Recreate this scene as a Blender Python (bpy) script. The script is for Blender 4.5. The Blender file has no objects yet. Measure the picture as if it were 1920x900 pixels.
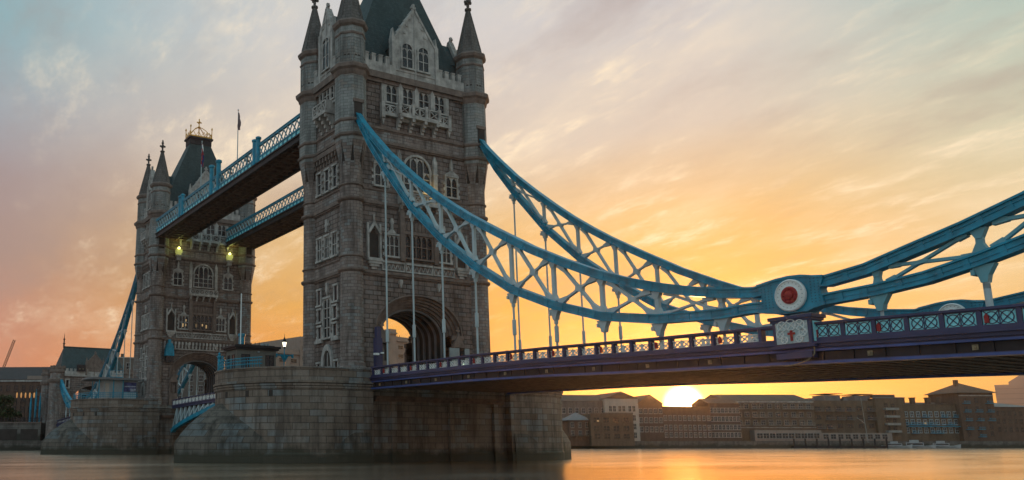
import bpy, math, random
from mathutils import Vector, Matrix
R = math.radians
rnd = random.Random(7)
sc = bpy.context.scene
COL = sc.collection

# ------------------------------------------------------------------ camera
CAMP = (96.83, -64.18, 2.32)
YAW, PITCH, F = R(-61.289), R(10.7375), 1582.32
cd = bpy.data.cameras.new('camera')
cam = bpy.data.objects.new('camera', cd); COL.objects.link(cam)
cam.location = CAMP
cam.rotation_euler = (R(90) + PITCH, 0, -YAW)
cd.sensor_width = 36; cd.lens = F / 1920 * 36
cd.shift_x = (960 - 610.95) / 1920; cd.shift_y = (529.76 - 450) / 1920
cd.clip_start = 0.5; cd.clip_end = 9000
sc.camera = cam

# ------------------------------------------------------------------ world + sun
SUN_AZ, SUN_EL = R(-38.5), R(2.35)          # azimuth measured from +Y towards +X
SD = Vector((math.sin(SUN_AZ) * math.cos(SUN_EL), math.cos(SUN_AZ) * math.cos(SUN_EL), math.sin(SUN_EL)))
sc.view_settings.view_transform = 'Standard'
sc.view_settings.look = 'None'
sc.view_settings.exposure = 0.14
sc.view_settings.gamma = 1.0
sc.cycles.use_denoising = True
sc.cycles.max_bounces = 6
sc.cycles.volume_bounces = 0
sc.cycles.sample_clamp_indirect = 6.0

class N:
    """small node-tree helper"""
    def __init__(s, tree): s.t = tree; s.n = tree.nodes; s.l = tree.links
    def new(s, typ, **kw):
        nd = s.n.new(typ)
        for k, v in kw.items():
            if k.startswith('i_'): nd.inputs[k[2:].replace('_', ' ')].default_value = v
            else: setattr(nd, k, v)
        return nd
    def link(s, a, b): s.l.new(a, b)
    def _in(s, sock, v):
        if isinstance(v, bpy.types.NodeSocket): s.l.new(v, sock)
        else: sock.default_value = v
    def math(s, op, a, b=0.0, c=None, clamp=False):
        nd = s.n.new('ShaderNodeMath'); nd.operation = op; nd.use_clamp = clamp
        s._in(nd.inputs[0], a); s._in(nd.inputs[1], b)
        if c is not None: s._in(nd.inputs[2], c)
        return nd.outputs[0]
    def vmath(s, op, a, b=None, out=0):
        nd = s.n.new('ShaderNodeVectorMath'); nd.operation = op
        s._in(nd.inputs[0], a)
        if b is not None: s._in(nd.inputs[1], b)
        return nd.outputs[out]
    def ramp(s, fac, stops, interp='LINEAR'):
        nd = s.n.new('ShaderNodeValToRGB'); cr = nd.color_ramp; cr.interpolation = interp
        while len(cr.elements) < len(stops): cr.elements.new(0.5)
        for e, (p, c) in zip(cr.elements, stops):
            e.position = p; e.color = (c[0], c[1], c[2], 1) if len(c) == 3 else c
        s._in(nd.inputs[0], fac)
        return nd.outputs[0]
    def mix(s, fac, a, b, blend='MIX'):
        nd = s.n.new('ShaderNodeMix'); nd.data_type = 'RGBA'; nd.blend_type = blend; nd.clamp_factor = True
        s._in(nd.inputs[0], fac)
        for sock, v in ((nd.inputs[6], a), (nd.inputs[7], b)):
            if isinstance(v, tuple): sock.default_value = (v[0], v[1], v[2], 1)
            else: s._in(sock, v)
        return nd.outputs[2]
    def maprange(s, v, a, b, c=0.0, d=1.0, smooth=False):
        nd = s.n.new('ShaderNodeMapRange'); nd.clamp = True
        if smooth: nd.interpolation_type = 'SMOOTHSTEP'
        s._in(nd.inputs[0], v)
        for i, x in enumerate((a, b, c, d)): s._in(nd.inputs[i + 1], x)
        return nd.outputs[0]
    def noise(s, vec, scale, detail=4, rough=0.55, out=0):
        nd = s.n.new('ShaderNodeTexNoise'); nd.inputs['Scale'].default_value = scale
        nd.inputs['Detail'].default_value = detail; nd.inputs['Roughness'].default_value = rough
        if vec is not None: s.l.new(vec, nd.inputs['Vector'])
        return nd.outputs[out]
    def mapping(s, vec, scale=(1, 1, 1), rot=(0, 0, 0), loc=(0, 0, 0)):
        nd = s.n.new('ShaderNodeMapping')
        nd.inputs['Scale'].default_value = scale; nd.inputs['Rotation'].default_value = rot; nd.inputs['Location'].default_value = loc
        s.l.new(vec, nd.inputs['Vector'])
        return nd.outputs[0]

def build_world():
    w = bpy.data.worlds.new('World'); sc.world = w; w.use_nodes = True
    n = N(w.node_tree); n.n.clear()
    out = n.new('ShaderNodeOutputWorld')
    d = n.vmath('NORMALIZE', n.new('ShaderNodeTexCoord').outputs['Generated'])
    sep = n.new('ShaderNodeSeparateXYZ'); n.link(d, sep.inputs[0])
    z = sep.outputs[2]
    flat = n.new('ShaderNodeCombineXYZ'); n.link(sep.outputs[0], flat.inputs[0]); n.link(sep.outputs[1], flat.inputs[1])
    fl = n.vmath('NORMALIZE', flat.outputs[0])
    ca = n.vmath('DOT_PRODUCT', fl, (math.sin(SUN_AZ), math.cos(SUN_AZ), 0), out=1)   # cos of azimuth from the sun
    sd = n.vmath('DOT_PRODUCT', d, tuple(SD), out=1)
    zz = n.math('MAXIMUM', z, 0.0)
    # clouds: thin streaked veil on a flat layer
    inv = n.math('DIVIDE', 1.0, n.math('ADD', zz, 0.16))
    sc_ = n.new('ShaderNodeVectorMath'); sc_.operation = 'SCALE'; n.link(d, sc_.inputs[0]); n.link(inv, sc_.inputs['Scale'])
    lay = sc_.outputs[0]
    mp = n.mapping(lay, scale=(0.8, 1.5, 0.5), rot=(0, 0, R(38)))
    c1 = n.noise(mp, 1.5, 8, 0.62)
    mp2 = n.mapping(lay, scale=(1.2, 2.9, 0.5), rot=(0, 0, R(46)), loc=(3, 1, 0))
    c2 = n.noise(mp2, 4.2, 7, 0.66)
    mp3 = n.mapping(lay, scale=(0.6, 1.0, 0.5), rot=(0, 0, R(35)), loc=(7, 4, 0))
    c3 = n.noise(mp3, 0.9, 3, 0.5)
    zw = n.math('ADD', zz, n.math('MULTIPLY', n.math('SUBTRACT', c3, 0.5), 0.10))
    A = n.ramp(zw, SKY_A); B = n.ramp(zw, SKY_B); C = n.ramp(zw, SKY_C); D = n.ramp(zw, SKY_D)
    m1 = n.maprange(ca, 0.66, 0.97, smooth=True)
    col = n.mix(m1, B, A)
    # north side of the sun (towards the bridge, left) versus south side
    cx = n.vmath('DOT_PRODUCT', fl, (math.cos(SUN_AZ), -math.sin(SUN_AZ), 0), out=1)
    col = n.mix(n.maprange(cx, 0.02, 0.38, smooth=True), col, D)
    col = n.mix(n.maprange(ca, 0.55, -0.35, smooth=True), col, C)
    # cloud brightening / darkening
    b1 = n.maprange(c1, 0.50, 0.78, 0.0, 0.42, smooth=True)
    b2 = n.math('MULTIPLY', n.maprange(c2, 0.48, 0.76, 0.0, 0.68, smooth=True), n.maprange(c1, 0.42, 0.62))
    lit = n.math('MULTIPLY', n.math('ADD', b1, b2), n.maprange(zz, 0.05, 0.16, 0.15, 1.0))
    lit = n.math('MULTIPLY', lit, n.maprange(ca, 0.2, 0.9))
    col = n.mix(lit, col, (0.98, 0.80, 0.56))
    dk = n.maprange(c1, 0.53, 0.33, 0.0, 0.85, smooth=True)
    dk = n.math('MULTIPLY', dk, n.maprange(zz, 0.05, 0.2, 0.3, 1.0))
    col = n.mix(dk, col, n.mix(0.5, col, (0.34, 0.24, 0.21)))
    # sun glow and disc
    sdp = n.math('MAXIMUM', sd, 0.0)
    g1 = n.math('POWER', sdp, 1300.0); g2 = n.math('POWER', sdp, 90.0)
    disc = n.maprange(sd, math.cos(R(1.35)), math.cos(R(0.4)), smooth=True)
    def addc(col, fac, c, k):
        nd = n.new('ShaderNodeVectorMath'); nd.operation = 'SCALE'; nd.inputs[0].default_value = tuple(x * k for x in c); n.link(fac, nd.inputs['Scale'])
        return n.vmath('ADD', col, nd.outputs[0])
    col = addc(col, g2, (1.0, 0.27, 0.03), 0.36)
    col = addc(col, g1, (1.0, 0.42, 0.06), 3.2)
    col = addc(col, disc, (1.0, 0.85, 0.45), 5.0)
    # ground half
    col = n.mix(n.maprange(z, 0.0, -0.03), col, (0.10, 0.08, 0.07))
    bg = n.new('ShaderNodeBackground'); n.link(col, bg.inputs[0]); bg.inputs[1].default_value = 1.0
    sky = n.new('ShaderNodeTexSky'); sky.sky_type = 'NISHITA'; sky.sun_disc = False
    sky.sun_elevation = SUN_EL; sky.sun_rotation = SUN_AZ
    bg2 = n.new('ShaderNodeBackground'); n.link(sky.outputs[0], bg2.inputs[0]); bg2.inputs[1].default_value = 0.012
    add = n.new('ShaderNodeAddShader'); n.link(bg.outputs[0], add.inputs[0]); n.link(bg2.outputs[0], add.inputs[1])
    n.link(add.outputs[0], out.inputs[0])

SKY_A = [(0.0, (0.86, 0.25, 0.022)), (0.08, (0.80, 0.30, 0.030)), (0.16, (0.74, 0.37, 0.058)), (0.24, (0.70, 0.45, 0.185)), (0.32, (0.64, 0.53, 0.43)), (0.44, (0.58, 0.55, 0.54)), (0.7, (0.38, 0.52, 0.55)), (1.0, (0.26, 0.44, 0.50))]
SKY_B = [(0.0, (0.64, 0.20, 0.10)), (0.10, (0.57, 0.23, 0.155)), (0.20, (0.37, 0.23, 0.205)), (0.28, (0.32, 0.255, 0.27)), (0.35, (0.31, 0.345, 0.38)), (0.43, (0.23, 0.39, 0.43)), (1.0, (0.24, 0.42, 0.49))]
SKY_C = [(0.0, (0.60, 0.43, 0.37)), (0.14, (0.50, 0.44, 0.42)), (0.38, (0.31, 0.47, 0.54)), (1.0, (0.29, 0.50, 0.58))]
SKY_D = [(0.0, (0.82, 0.31, 0.06)), (0.10, (0.72, 0.40, 0.11)), (0.17, (0.70, 0.51, 0.25)), (0.26, (0.60, 0.55, 0.38)), (0.36, (0.44, 0.52, 0.44)), (0.45, (0.28, 0.44, 0.42)), (1.0, (0.20, 0.36, 0.42))]
build_world()

sl = bpy.data.lights.new('sun', 'SUN'); sl.energy = 1.5; sl.angle = R(0.6); sl.color = (1.0, 0.40, 0.11)
so = bpy.data.objects.new('sun', sl); COL.objects.link(so)
so.rotation_euler = (-SD).to_track_quat('-Z', 'Y').to_euler()

# ------------------------------------------------------------------ materials
def mat(name, base, rough=0.7, metal=0.0, spec=0.3, var=0.25, vscale=0.6, streak=0.0, bump=0.0, bscale=8.0, emit=None, estr=0.0):
    m = bpy.data.materials.new(name); m.use_nodes = True
    n = N(m.node_tree); b = n.n['Principled BSDF']
    b.inputs['Roughness'].default_value = rough; b.inputs['Metallic'].default_value = metal
    b.inputs['Specular IOR Level'].default_value = spec
    pos = n.new('ShaderNodeTexCoord').outputs['Object']
    col = base
    if var:
        f = n.noise(pos, vscale, 5, 0.6)
        lo = tuple(c * (1 - var) for c in base); hi = tuple(min(1, c * (1 + var)) for c in base)
        col = n.ramp(f, [(0.3, lo), (0.7, hi)])
    if streak:
        f2 = n.noise(n.mapping(pos, scale=(1.3, 1.3, 0.10)), 1.2, 5, 0.65)
        col = n.mix(n.maprange(f2, 0.5, 0.72, 0, streak), col, tuple(c * 0.35 for c in base))
    if isinstance(col, tuple): b.inputs['Base Color'].default_value = (*col, 1)
    else: n.link(col, b.inputs['Base Color'])
    if bump:
        bp = n.new('ShaderNodeBump'); bp.inputs['Strength'].default_value = bump; bp.inputs['Distance'].default_value = 0.05
        n.link(n.noise(pos, bscale, 5, 0.6), bp.inputs['Height']); n.link(bp.outputs[0], b.inputs['Normal'])
    if emit:
        b.inputs['Emission Color'].default_value = (*emit, 1); b.inputs['Emission Strength'].default_value = estr
    return m

def masonry(name, c1, c2, mortar, bw, rh, msize=0.025, stain=0.5, bias=0.0, tint=None, bump=0.6, rough=0.85, vary=0.35, low=None):
    """coursed stone from the mesh's metre-scaled UVs"""
    m = bpy.data.materials.new(name); m.use_nodes = True
    n = N(m.node_tree); b = n.n['Principled BSDF']
    b.inputs['Roughness'].default_value = rough; b.inputs['Specular IOR Level'].default_value = 0.25
    tc = n.new('ShaderNodeTexCoord'); uv = tc.outputs['UV']; pos = tc.outputs['Object']
    wob = n.noise(uv, 0.8, 2, 0.5, out=1)
    wv = n.vmath('SCALE', n.vmath('SUBTRACT', wob, (0.5, 0.5, 0.5))); wv.node.inputs['Scale'].default_value = 0.05
    uvw = n.vmath('ADD', uv, wv)
    def brick(w_, h_, off):
        br = n.new('ShaderNodeTexBrick'); br.offset = off; br.squash = 1.0
        for k, v in (('Scale', 1.0), ('Brick Width', w_), ('Row Height', h_), ('Mortar Size', msize), ('Mortar Smooth', 0.2), ('Bias', bias)):
            br.inputs[k].default_value = v
        n.link(uvw, br.inputs['Vector']); return br
    br = brick(bw, rh, 0.5)
    br.inputs['Color1'].default_value = (*c1, 1); br.inputs['Color2'].default_value = (*c2, 1); br.inputs['Mortar'].default_value = (*mortar, 1)
    col = br.outputs['Color']
    if tint:                                              # some blocks of another quarry colour
        b2 = brick(bw, rh, 0.5); b2.inputs['Color1'].default_value = (0, 0, 0, 1); b2.inputs['Color2'].default_value = (1, 1, 1, 1); b2.inputs['Mortar'].default_value = (0, 0, 0, 1)
        b2.inputs['Bias'].default_value = 0.0
        n2 = n.noise(pos, 0.22, 3, 0.5)
        f = n.math('MULTIPLY', n.math('GREATER_THAN', b2.outputs['Color'], 0.58), n.maprange(n2, 0.42, 0.58, 0.12, 0.85))
        col = n.mix(f, col, tint)
    f1 = n.noise(pos, 0.35, 6, 0.62)
    col = n.mix(n.maprange(f1, 0.35, 0.70, 0.0, vary), col, tuple(x * 1.45 for x in c2))
    f2 = n.noise(n.mapping(pos, scale=(0.9, 0.9, 0.12)), 0.9, 6, 0.66)
    col = n.mix(n.maprange(f2, 0.46, 0.64, 0.0, stain), col, tuple(x * 0.28 for x in c1))
    f3 = n.noise(pos, 4.0, 5, 0.7)
    col = n.mix(n.maprange(f3, 0.3, 0.75, 0.0, 0.35), col, tuple(x * 0.5 for x in c1))
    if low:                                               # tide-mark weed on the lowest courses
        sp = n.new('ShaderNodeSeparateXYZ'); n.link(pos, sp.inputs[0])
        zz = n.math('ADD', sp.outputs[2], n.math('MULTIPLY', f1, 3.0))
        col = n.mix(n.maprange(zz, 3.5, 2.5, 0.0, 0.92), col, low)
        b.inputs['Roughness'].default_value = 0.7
    n.link(col, b.inputs['Base Color'])
    bp = n.new('ShaderNodeBump'); bp.inputs['Strength'].default_value = bump; bp.inputs['Distance'].default_value = 0.06
    h = n.math('SUBTRACT', n.math('MULTIPLY', f3, 0.55), br.outputs['Fac'])
    n.link(h, bp.inputs['Height']); n.link(bp.outputs[0], b.inputs['Normal'])
    return m

M = {}
M['granite'] = masonry('granite_rubble', (0.145, 0.11, 0.096), (0.285, 0.228, 0.206), (0.034, 0.026, 0.022), 1.3, 0.62, 0.06, 0.7, vary=0.5, bump=1.3, tint=(0.20, 0.20, 0.20))
M['ashlar'] = masonry('ashlar_stone', (0.185, 0.145, 0.13), (0.325, 0.268, 0.245), (0.05, 0.04, 0.034), 1.05, 0.42, 0.03, 0.65, vary=0.5, tint=(0.25, 0.29, 0.30))
M['upper'] = masonry('upper_portland_ashlar_cool_lit', (0.215, 0.225, 0.22), (0.335, 0.345, 0.338), (0.075, 0.075, 0.07), 1.05, 0.42, 0.03, 0.6, vary=0.5, tint=(0.26, 0.21, 0.18))  # paler Portland stone, with the cool upper light mixed into its grey
M['pier'] = masonry('pier_granite', (0.155, 0.118, 0.093), (0.26, 0.205, 0.168), (0.055, 0.045, 0.038), 2.0, 0.76, 0.05, 0.7, vary=0.45, tint=(0.19, 0.235, 0.255), low=(0.055, 0.05, 0.035))
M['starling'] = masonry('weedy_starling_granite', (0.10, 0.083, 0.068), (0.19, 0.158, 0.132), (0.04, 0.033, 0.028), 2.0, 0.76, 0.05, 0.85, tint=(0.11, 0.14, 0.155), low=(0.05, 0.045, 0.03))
M['trim'] = mat('portland_stone_trim', (0.40, 0.38, 0.36), 0.8, var=0.4, vscale=0.9, streak=0.6, bump=0.3)
M['string'] = mat('weathered_string_stone', (0.19, 0.145, 0.125), 0.85, var=0.3, vscale=1.2, streak=0.5, bump=0.3)
M['dark'] = mat('dark_stone_recess_shade', (0.05, 0.042, 0.038), 0.9)  # dark stone, also used to paint shade into gaps, niches and openings
M['slate'] = masonry('roof_slates', (0.034, 0.056, 0.060), (0.056, 0.086, 0.090), (0.018, 0.036, 0.040), 0.5, 0.34, 0.02, 0.3, bump=0.4, rough=0.6, vary=0.2)
M['conestone'] = masonry('spire_stone', (0.12, 0.105, 0.098), (0.18, 0.165, 0.155), (0.05, 0.045, 0.04), 0.8, 0.5, 0.035, 0.5)
M['glass'] = mat('leaded_window_glass', (0.012, 0.014, 0.018), 0.22, spec=0.45, var=0.6, vscale=2.5)
M['litglass'] = mat('lit_window_glass', (0.1, 0.08, 0.05), 0.3, emit=(1.0, 0.66, 0.30), estr=0.35)
M['blue'] = mat('bridge_blue_paint', (0.004, 0.24, 0.37), 0.42, spec=0.45, var=0.35, vscale=0.8, streak=0.55)
M['pale'] = mat('pale_blue_white_paint', (0.40, 0.49, 0.52), 0.45, spec=0.4, var=0.12, streak=0.2)
M['navy'] = mat('navy_purple_paint', (0.040, 0.040, 0.105), 0.45, spec=0.45, var=0.25, streak=0.3)
M['bluedark'] = mat('grimy_blue_paint', (0.004, 0.10, 0.16), 0.5, var=0.3)
M['palepanel'] = mat('weathered_pale_panel', (0.40, 0.48, 0.50), 0.6, var=0.3, vscale=4, streak=0.5)
M['navylight'] = mat('blue_flange_paint', (0.050, 0.085, 0.27), 0.45, spec=0.45, var=0.3, streak=0.3)
M['web'] = mat('dark_iron_girder', (0.030, 0.022, 0.024), 0.6, var=0.4, streak=0.4)
M['soffit'] = mat('rusty_iron_soffit', (0.15, 0.095, 0.072), 0.7, var=0.5, vscale=1.2, streak=0.3)
M['midblue'] = mat('faded_blue_paint', (0.12, 0.34, 0.41), 0.42, spec=0.45, var=0.15, streak=0.2)
M['latticeblue'] = mat('pale_blue_lattice_paint', (0.24, 0.38, 0.42), 0.5, var=0.2, streak=0.3)
M['offwhite'] = mat('weathered_window_paint', (0.27, 0.255, 0.235), 0.6, var=0.3)
M['white'] = mat('white_paint', (0.74, 0.77, 0.76), 0.5, var=0.08)
M['red'] = mat('red_enamel', (0.32, 0.022, 0.022), 0.5, var=0.25, vscale=3)
M['cyan'] = mat('pale_cyan_panel_paint', (0.30, 0.80, 0.88), 0.5, var=0.15, vscale=2)
M['gold'] = mat('gilded_metal', (0.70, 0.36, 0.07), 0.4, metal=0.25, var=0.3)
M['black'] = mat('black_iron', (0.018, 0.018, 0.02), 0.5, var=0.2)
M['studs'] = mat('tarnished_brass', (0.26, 0.20, 0.12), 0.5, var=0.4, vscale=4)
M['asphalt'] = mat('asphalt', (0.05, 0.05, 0.052), 0.9, var=0.2, bump=0.2)
M['lamp'] = mat('lit_lantern_glass', (0.9, 0.85, 0.7), 0.3, var=0, emit=(1.0, 0.86, 0.62), estr=2.2)
M['yellowlamp'] = mat('floodlight_glow', (0.9, 0.9, 0.4), 0.3, var=0, emit=(0.95, 0.95, 0.30), estr=2.5)
M['yellowbox'] = mat('floodlight_box_glow', (0.6, 0.62, 0.25), 0.4, var=0.2, emit=(0.62, 0.62, 0.16), estr=0.3)
M['greenlamp'] = mat('green_signal_lens', (0.4, 0.8, 0.4), 0.3, var=0, emit=(0.75, 1.0, 0.65), estr=1.6)
M['orangelamp'] = mat('orange_lamp_glow', (0.9, 0.5, 0.2), 0.3, var=0, emit=(1.0, 0.40, 0.10), estr=0.3)
M['cabin'] = mat('cabin_render', (0.16, 0.15, 0.13), 0.8, var=0.2, streak=0.3)
M['greypanel'] = mat('pale_grey_panel', (0.32, 0.36, 0.37), 0.7, var=0.15, streak=0.2)
M['poster'] = mat('blue_poster', (0.07, 0.08, 0.20), 0.5, var=0.7, vscale=1.1)
M['posterpale'] = mat('pale_poster', (0.35, 0.38, 0.45), 0.5, var=0.6, vscale=1.6)
M['brownbrick'] = masonry('brown_brick', (0.125, 0.072, 0.052), (0.18, 0.11, 0.08), (0.09, 0.07, 0.058), 0.5, 0.16, 0.02, 0.35, bump=0.2)
M['stockbrick'] = masonry('stock_brick', (0.14, 0.09, 0.06), (0.20, 0.135, 0.092), (0.11, 0.09, 0.07), 0.5, 0.16, 0.02, 0.35, bump=0.2)
M['greybrick'] = masonry('grey_brick', (0.16, 0.13, 0.112), (0.23, 0.19, 0.165), (0.13, 0.112, 0.10), 0.5, 0.16, 0.02, 0.35, bump=0.2)
M['cream'] = mat('cream_render', (0.44, 0.385, 0.33), 0.85, var=0.12, vscale=0.3, streak=0.3)
M['concrete'] = mat('brown_concrete', (0.30, 0.235, 0.20), 0.85, var=0.15, vscale=0.2, streak=0.25)
M['tower_far'] = mat('steel_clad_tower', (0.30, 0.26, 0.25), 0.6, var=0.05)
M['lead'] = mat('grey_roof_sheet', (0.17, 0.17, 0.175), 0.55, var=0.2)
M['zinc'] = mat('pale_glazed_roof', (0.13, 0.105, 0.09), 0.85, spec=0.1, var=0.15)
M['tileroof'] = mat('brown_roof_tiles', (0.12, 0.075, 0.055), 0.8, var=0.3, vscale=1)
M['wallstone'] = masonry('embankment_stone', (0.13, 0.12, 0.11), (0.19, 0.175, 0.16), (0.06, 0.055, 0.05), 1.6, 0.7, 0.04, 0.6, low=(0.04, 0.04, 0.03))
M['leaf'] = mat('dark_foliage', (0.040, 0.055, 0.016), 0.8, var=0.6, vscale=0.9)
M['bark'] = mat('bark', (0.08, 0.06, 0.045), 0.9, var=0.3)
M['ground'] = mat('paved_ground', (0.12, 0.11, 0.10), 0.9, var=0.2)
M['flagred'] = mat('red_flag_cloth', (0.30, 0.03, 0.04), 0.8, var=0.1)
M['flagblue'] = mat('blue_flag_cloth', (0.02, 0.03, 0.14), 0.8, var=0.1)
M['flaggrey'] = mat('grey_flag_cloth', (0.20, 0.14, 0.15), 0.8, var=0.2)
M['boat'] = mat('white_boat_paint', (0.34, 0.35, 0.36), 0.4, var=0.15)

def water_mat():
    """turbid river smoothed by a long exposure: silt colour under a broad glossy sheen"""
    m = bpy.data.materials.new('river_water'); m.use_nodes = True
    n = N(m.node_tree); n.n.clear(); out = n.new('ShaderNodeOutputMaterial')
    pos = n.new('ShaderNodeTexCoord').outputs['Object']
    a1 = n.noise(n.mapping(pos, scale=(0.10, 0.035, 1), rot=(0, 0, R(52))), 1.0, 4, 0.55)
    a2 = n.noise(n.mapping(pos, scale=(0.7, 0.14, 1), rot=(0, 0, R(52))), 1.0, 5, 0.65)
    h = n.math('ADD', a1, n.math('MULTIPLY', a2, 0.35))
    bp = n.new('ShaderNodeBump'); bp.inputs['Strength'].default_value = 0.2; bp.inputs['Distance'].default_value = 0.5
    n.link(h, bp.inputs['Height'])
    d = n.new('ShaderNodeBsdfDiffuse'); d.inputs['Color'].default_value = (0.10, 0.07, 0.052, 1)
    g = n.new('ShaderNodeBsdfGlossy'); g.distribution = 'MULTI_GGX'; g.inputs['Color'].default_value = (1.0, 0.88, 0.74, 1)
    n.link(n.maprange(a1, 0.3, 0.7, 0.14, 0.23), g.inputs['Roughness']); n.link(bp.outputs[0], g.inputs['Normal'])
    lw = n.new('ShaderNodeLayerWeight'); lw.inputs['Blend'].default_value = 0.35
    mx = n.new('ShaderNodeMixShader'); n.link(n.maprange(lw.outputs['Facing'], 0.3, 0.93, 0.05, 0.95), mx.inputs[0])
    n.link(d.outputs[0], mx.inputs[1]); n.link(g.outputs[0], mx.inputs[2]); n.link(mx.outputs[0], out.inputs[0])
    return m
M['water'] = water_mat()

# ------------------------------------------------------------------ mesh helper
class MB:
    def __init__(s, fr=None): s.v = []; s.f = []; s.m = []; s.uv = []; s.fr = fr or (Vector((0, 0, 0)), Vector((1, 0, 0)), Vector((0, 1, 0)), Vector((0, 0, 1)))
    def frame(s, o, u, v, w): s.fr = (Vector(o), Vector(u), Vector(v), Vector(w)); return s
    def P(s, p): o, u, v, w = s.fr; return o + u * p[0] + v * p[1] + w * p[2]
    def add(s, verts, faces, m=0, uv=None):
        b = len(s.v); s.v += [s.P(p) for p in verts]
        for i, f in enumerate(faces):
            s.f.append([b + j for j in f]); s.m.append(m); s.uv.append(uv[i] if uv else None)
    def box(s, a0, a1, b0, b1, c0, c1, m=0):
        v = [(a, b, c) for c in (c0, c1) for b in (b0, b1) for a in (a0, a1)]
        s.add(v, [(0, 2, 3, 1), (4, 5, 7, 6), (0, 1, 5, 4), (2, 6, 7, 3), (0, 4, 6, 2), (1, 3, 7, 5)], m)
    def prism(s, poly, c0, c1, m=0, axis=2):
        """polygon in two axes, extruded along the third"""
        n = len(poly)
        def pt(p, c):
            return {2: (p[0], p[1], c), 1: (p[0], c, p[1]), 0: (c, p[0], p[1])}[axis]
        v = [pt(p, c0) for p in poly] + [pt(p, c1) for p in poly]
        f = [tuple(range(n - 1, -1, -1)), tuple(range(n, 2 * n))] + [(i, (i + 1) % n, n + (i + 1) % n, n + i) for i in range(n)]
        s.add(v, f, m)
    def lathe(s, cx, cy, prof, n=20, ph=0.0, m=0, cap=True, a0=0.0, sx=1.0, sy=1.0):
        v = []; f = []; uv = []; L = len(prof)
        for r, z in prof:
            for k in range(n):
                a = ph + 2 * math.pi * k / n
                v.append((cx + sx * r * math.cos(a), cy + sy * r * math.sin(a), z))
        rm = max(r for r, z in prof); acc = [0]
        for i in range(1, L): acc.append(acc[-1] + math.hypot(prof[i][0] - prof[i - 1][0], prof[i][1] - prof[i - 1][1]))
        z0 = prof[0][1]
        for i in range(L - 1):
            for k in range(n):
                k2 = (k + 1) % n
                f.append((i * n + k, i * n + k2, (i + 1) * n + k2, (i + 1) * n + k))
                u0, u1 = 2 * math.pi * k / n * rm, 2 * math.pi * (k + 1) / n * rm
                uv.append([(u0, z0 + acc[i]), (u1, z0 + acc[i]), (u1, z0 + acc[i + 1]), (u0, z0 + acc[i + 1])])
        if cap:
            f.append(tuple(range((L - 1) * n, L * n))); uv.append(None)
            f.append(tuple(range(n - 1, -1, -1))); uv.append(None)
        s.add(v, f, m, uv)
    def tube(s, a, b, r, n=8, m=0, r2=None):
        a = Vector(a); b = Vector(b); d = (b - a).normalized(); r2 = r if r2 is None else r2
        x = d.orthogonal().normalized(); y = d.cross(x)
        v = [tuple(a + (x * math.cos(2 * math.pi * k / n) + y * math.sin(2 * math.pi * k / n)) * r) for k in range(n)]
        v += [tuple(b + (x * math.cos(2 * math.pi * k / n) + y * math.sin(2 * math.pi * k / n)) * r2) for k in range(n)]
        f = [(k, (k + 1) % n, n + (k + 1) % n, n + k) for k in range(n)] + [tuple(range(n - 1, -1, -1)), tuple(range(n, 2 * n))]
        s.add(v, f, m)
    def bar(s, a, b, w, h, m=0, up=(0, 0, 1)):
        """rectangular bar between two points; w across, h along 'up'"""
        a = Vector(a); b = Vector(b); d = (b - a).normalized(); up = Vector(up)
        x = d.cross(up)
        if x.length < 1e-4: x = d.orthogonal()
        x.normalize(); y = x.cross(d).normalized()
        v = []
        for p in (a, b):
            for sx, sy in ((-1, -1), (1, -1), (1, 1), (-1, 1)): v.append(tuple(p + x * (sx * w / 2) + y * (sy * h / 2)))
        s.add(v, [(0, 3, 2, 1), (4, 5, 6, 7), (0, 1, 5, 4), (1, 2, 6, 5), (2, 3, 7, 6), (3, 0, 4, 7)], m)
    def sweep(s, pts, n0, n1, hw, yc=0.0, m=0):
        """rectangular section swept along a polyline in the XZ plane; offset n0..n1 along the upward normal, half width hw in Y"""
        L = len(pts); v = []
        for i in range(L):
            a = pts[max(0, i - 1)]; b = pts[min(L - 1, i + 1)]
            tx, tz = b[0] - a[0], b[1] - a[1]; l = math.hypot(tx, tz); nx, nz = -tz / l, tx / l
            if nz < 0: nx, nz = -nx, -nz
            for nn, y in ((n0, -hw), (n0, hw), (n1, hw), (n1, -hw)):
                v.append((pts[i][0] + nx * nn, yc + y, pts[i][1] + nz * nn))
        f = []
        for i in range(L - 1):
            for k in range(4):
                k2 = (k + 1) % 4; f.append((i * 4 + k, i * 4 + k2, i * 4 + 4 + k2, i * 4 + 4 + k))
        f += [(3, 2, 1, 0), tuple((L - 1) * 4 + k for k in range(4))]
        s.add(v, f, m)
    def strip(s, A, B, m=0):
        """quads between two equally long point lists"""
        n = len(A); s.add(list(A) + list(B), [(i, i + 1, n + i + 1, n + i) for i in range(n - 1)], m)
    def build(s, name, mats, parent=None, smooth=None):
        me = bpy.data.meshes.new(name)
        me.from_pydata([tuple(p) for p in s.v], [], s.f)
        mats = mats if isinstance(mats, (list, tuple)) else [mats]
        for mm in mats: me.materials.append(M[mm] if isinstance(mm, str) else mm)
        me.polygons.foreach_set('material_index', s.m)
        ul = me.uv_layers.new(name='UVMap'); data = [0.0] * (2 * len(me.loops))
        for p, uv in zip(me.polygons, s.uv):
            nr = p.normal
            h = math.hypot(nr.x, nr.y)
            for j, li in enumerate(p.loop_indices):
                if uv: q = uv[j]
                else:
                    co = me.vertices[me.loops[li].vertex_index].co
                    if h < 0.35: q = (co.x, co.y)
                    else: q = ((-nr.y * co.x + nr.x * co.y) / h, co.z)
                data[2 * li] = q[0]; data[2 * li + 1] = q[1]
        ul.data.foreach_set('uv', data)
        if smooth:
            me.polygons.foreach_set('use_smooth', [True] * len(me.polygons)); me.set_sharp_from_angle(angle=R(smooth))
        me.update()
        o = bpy.data.objects.new(name, me); COL.objects.link(o)
        if parent: o.parent = parent
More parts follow.
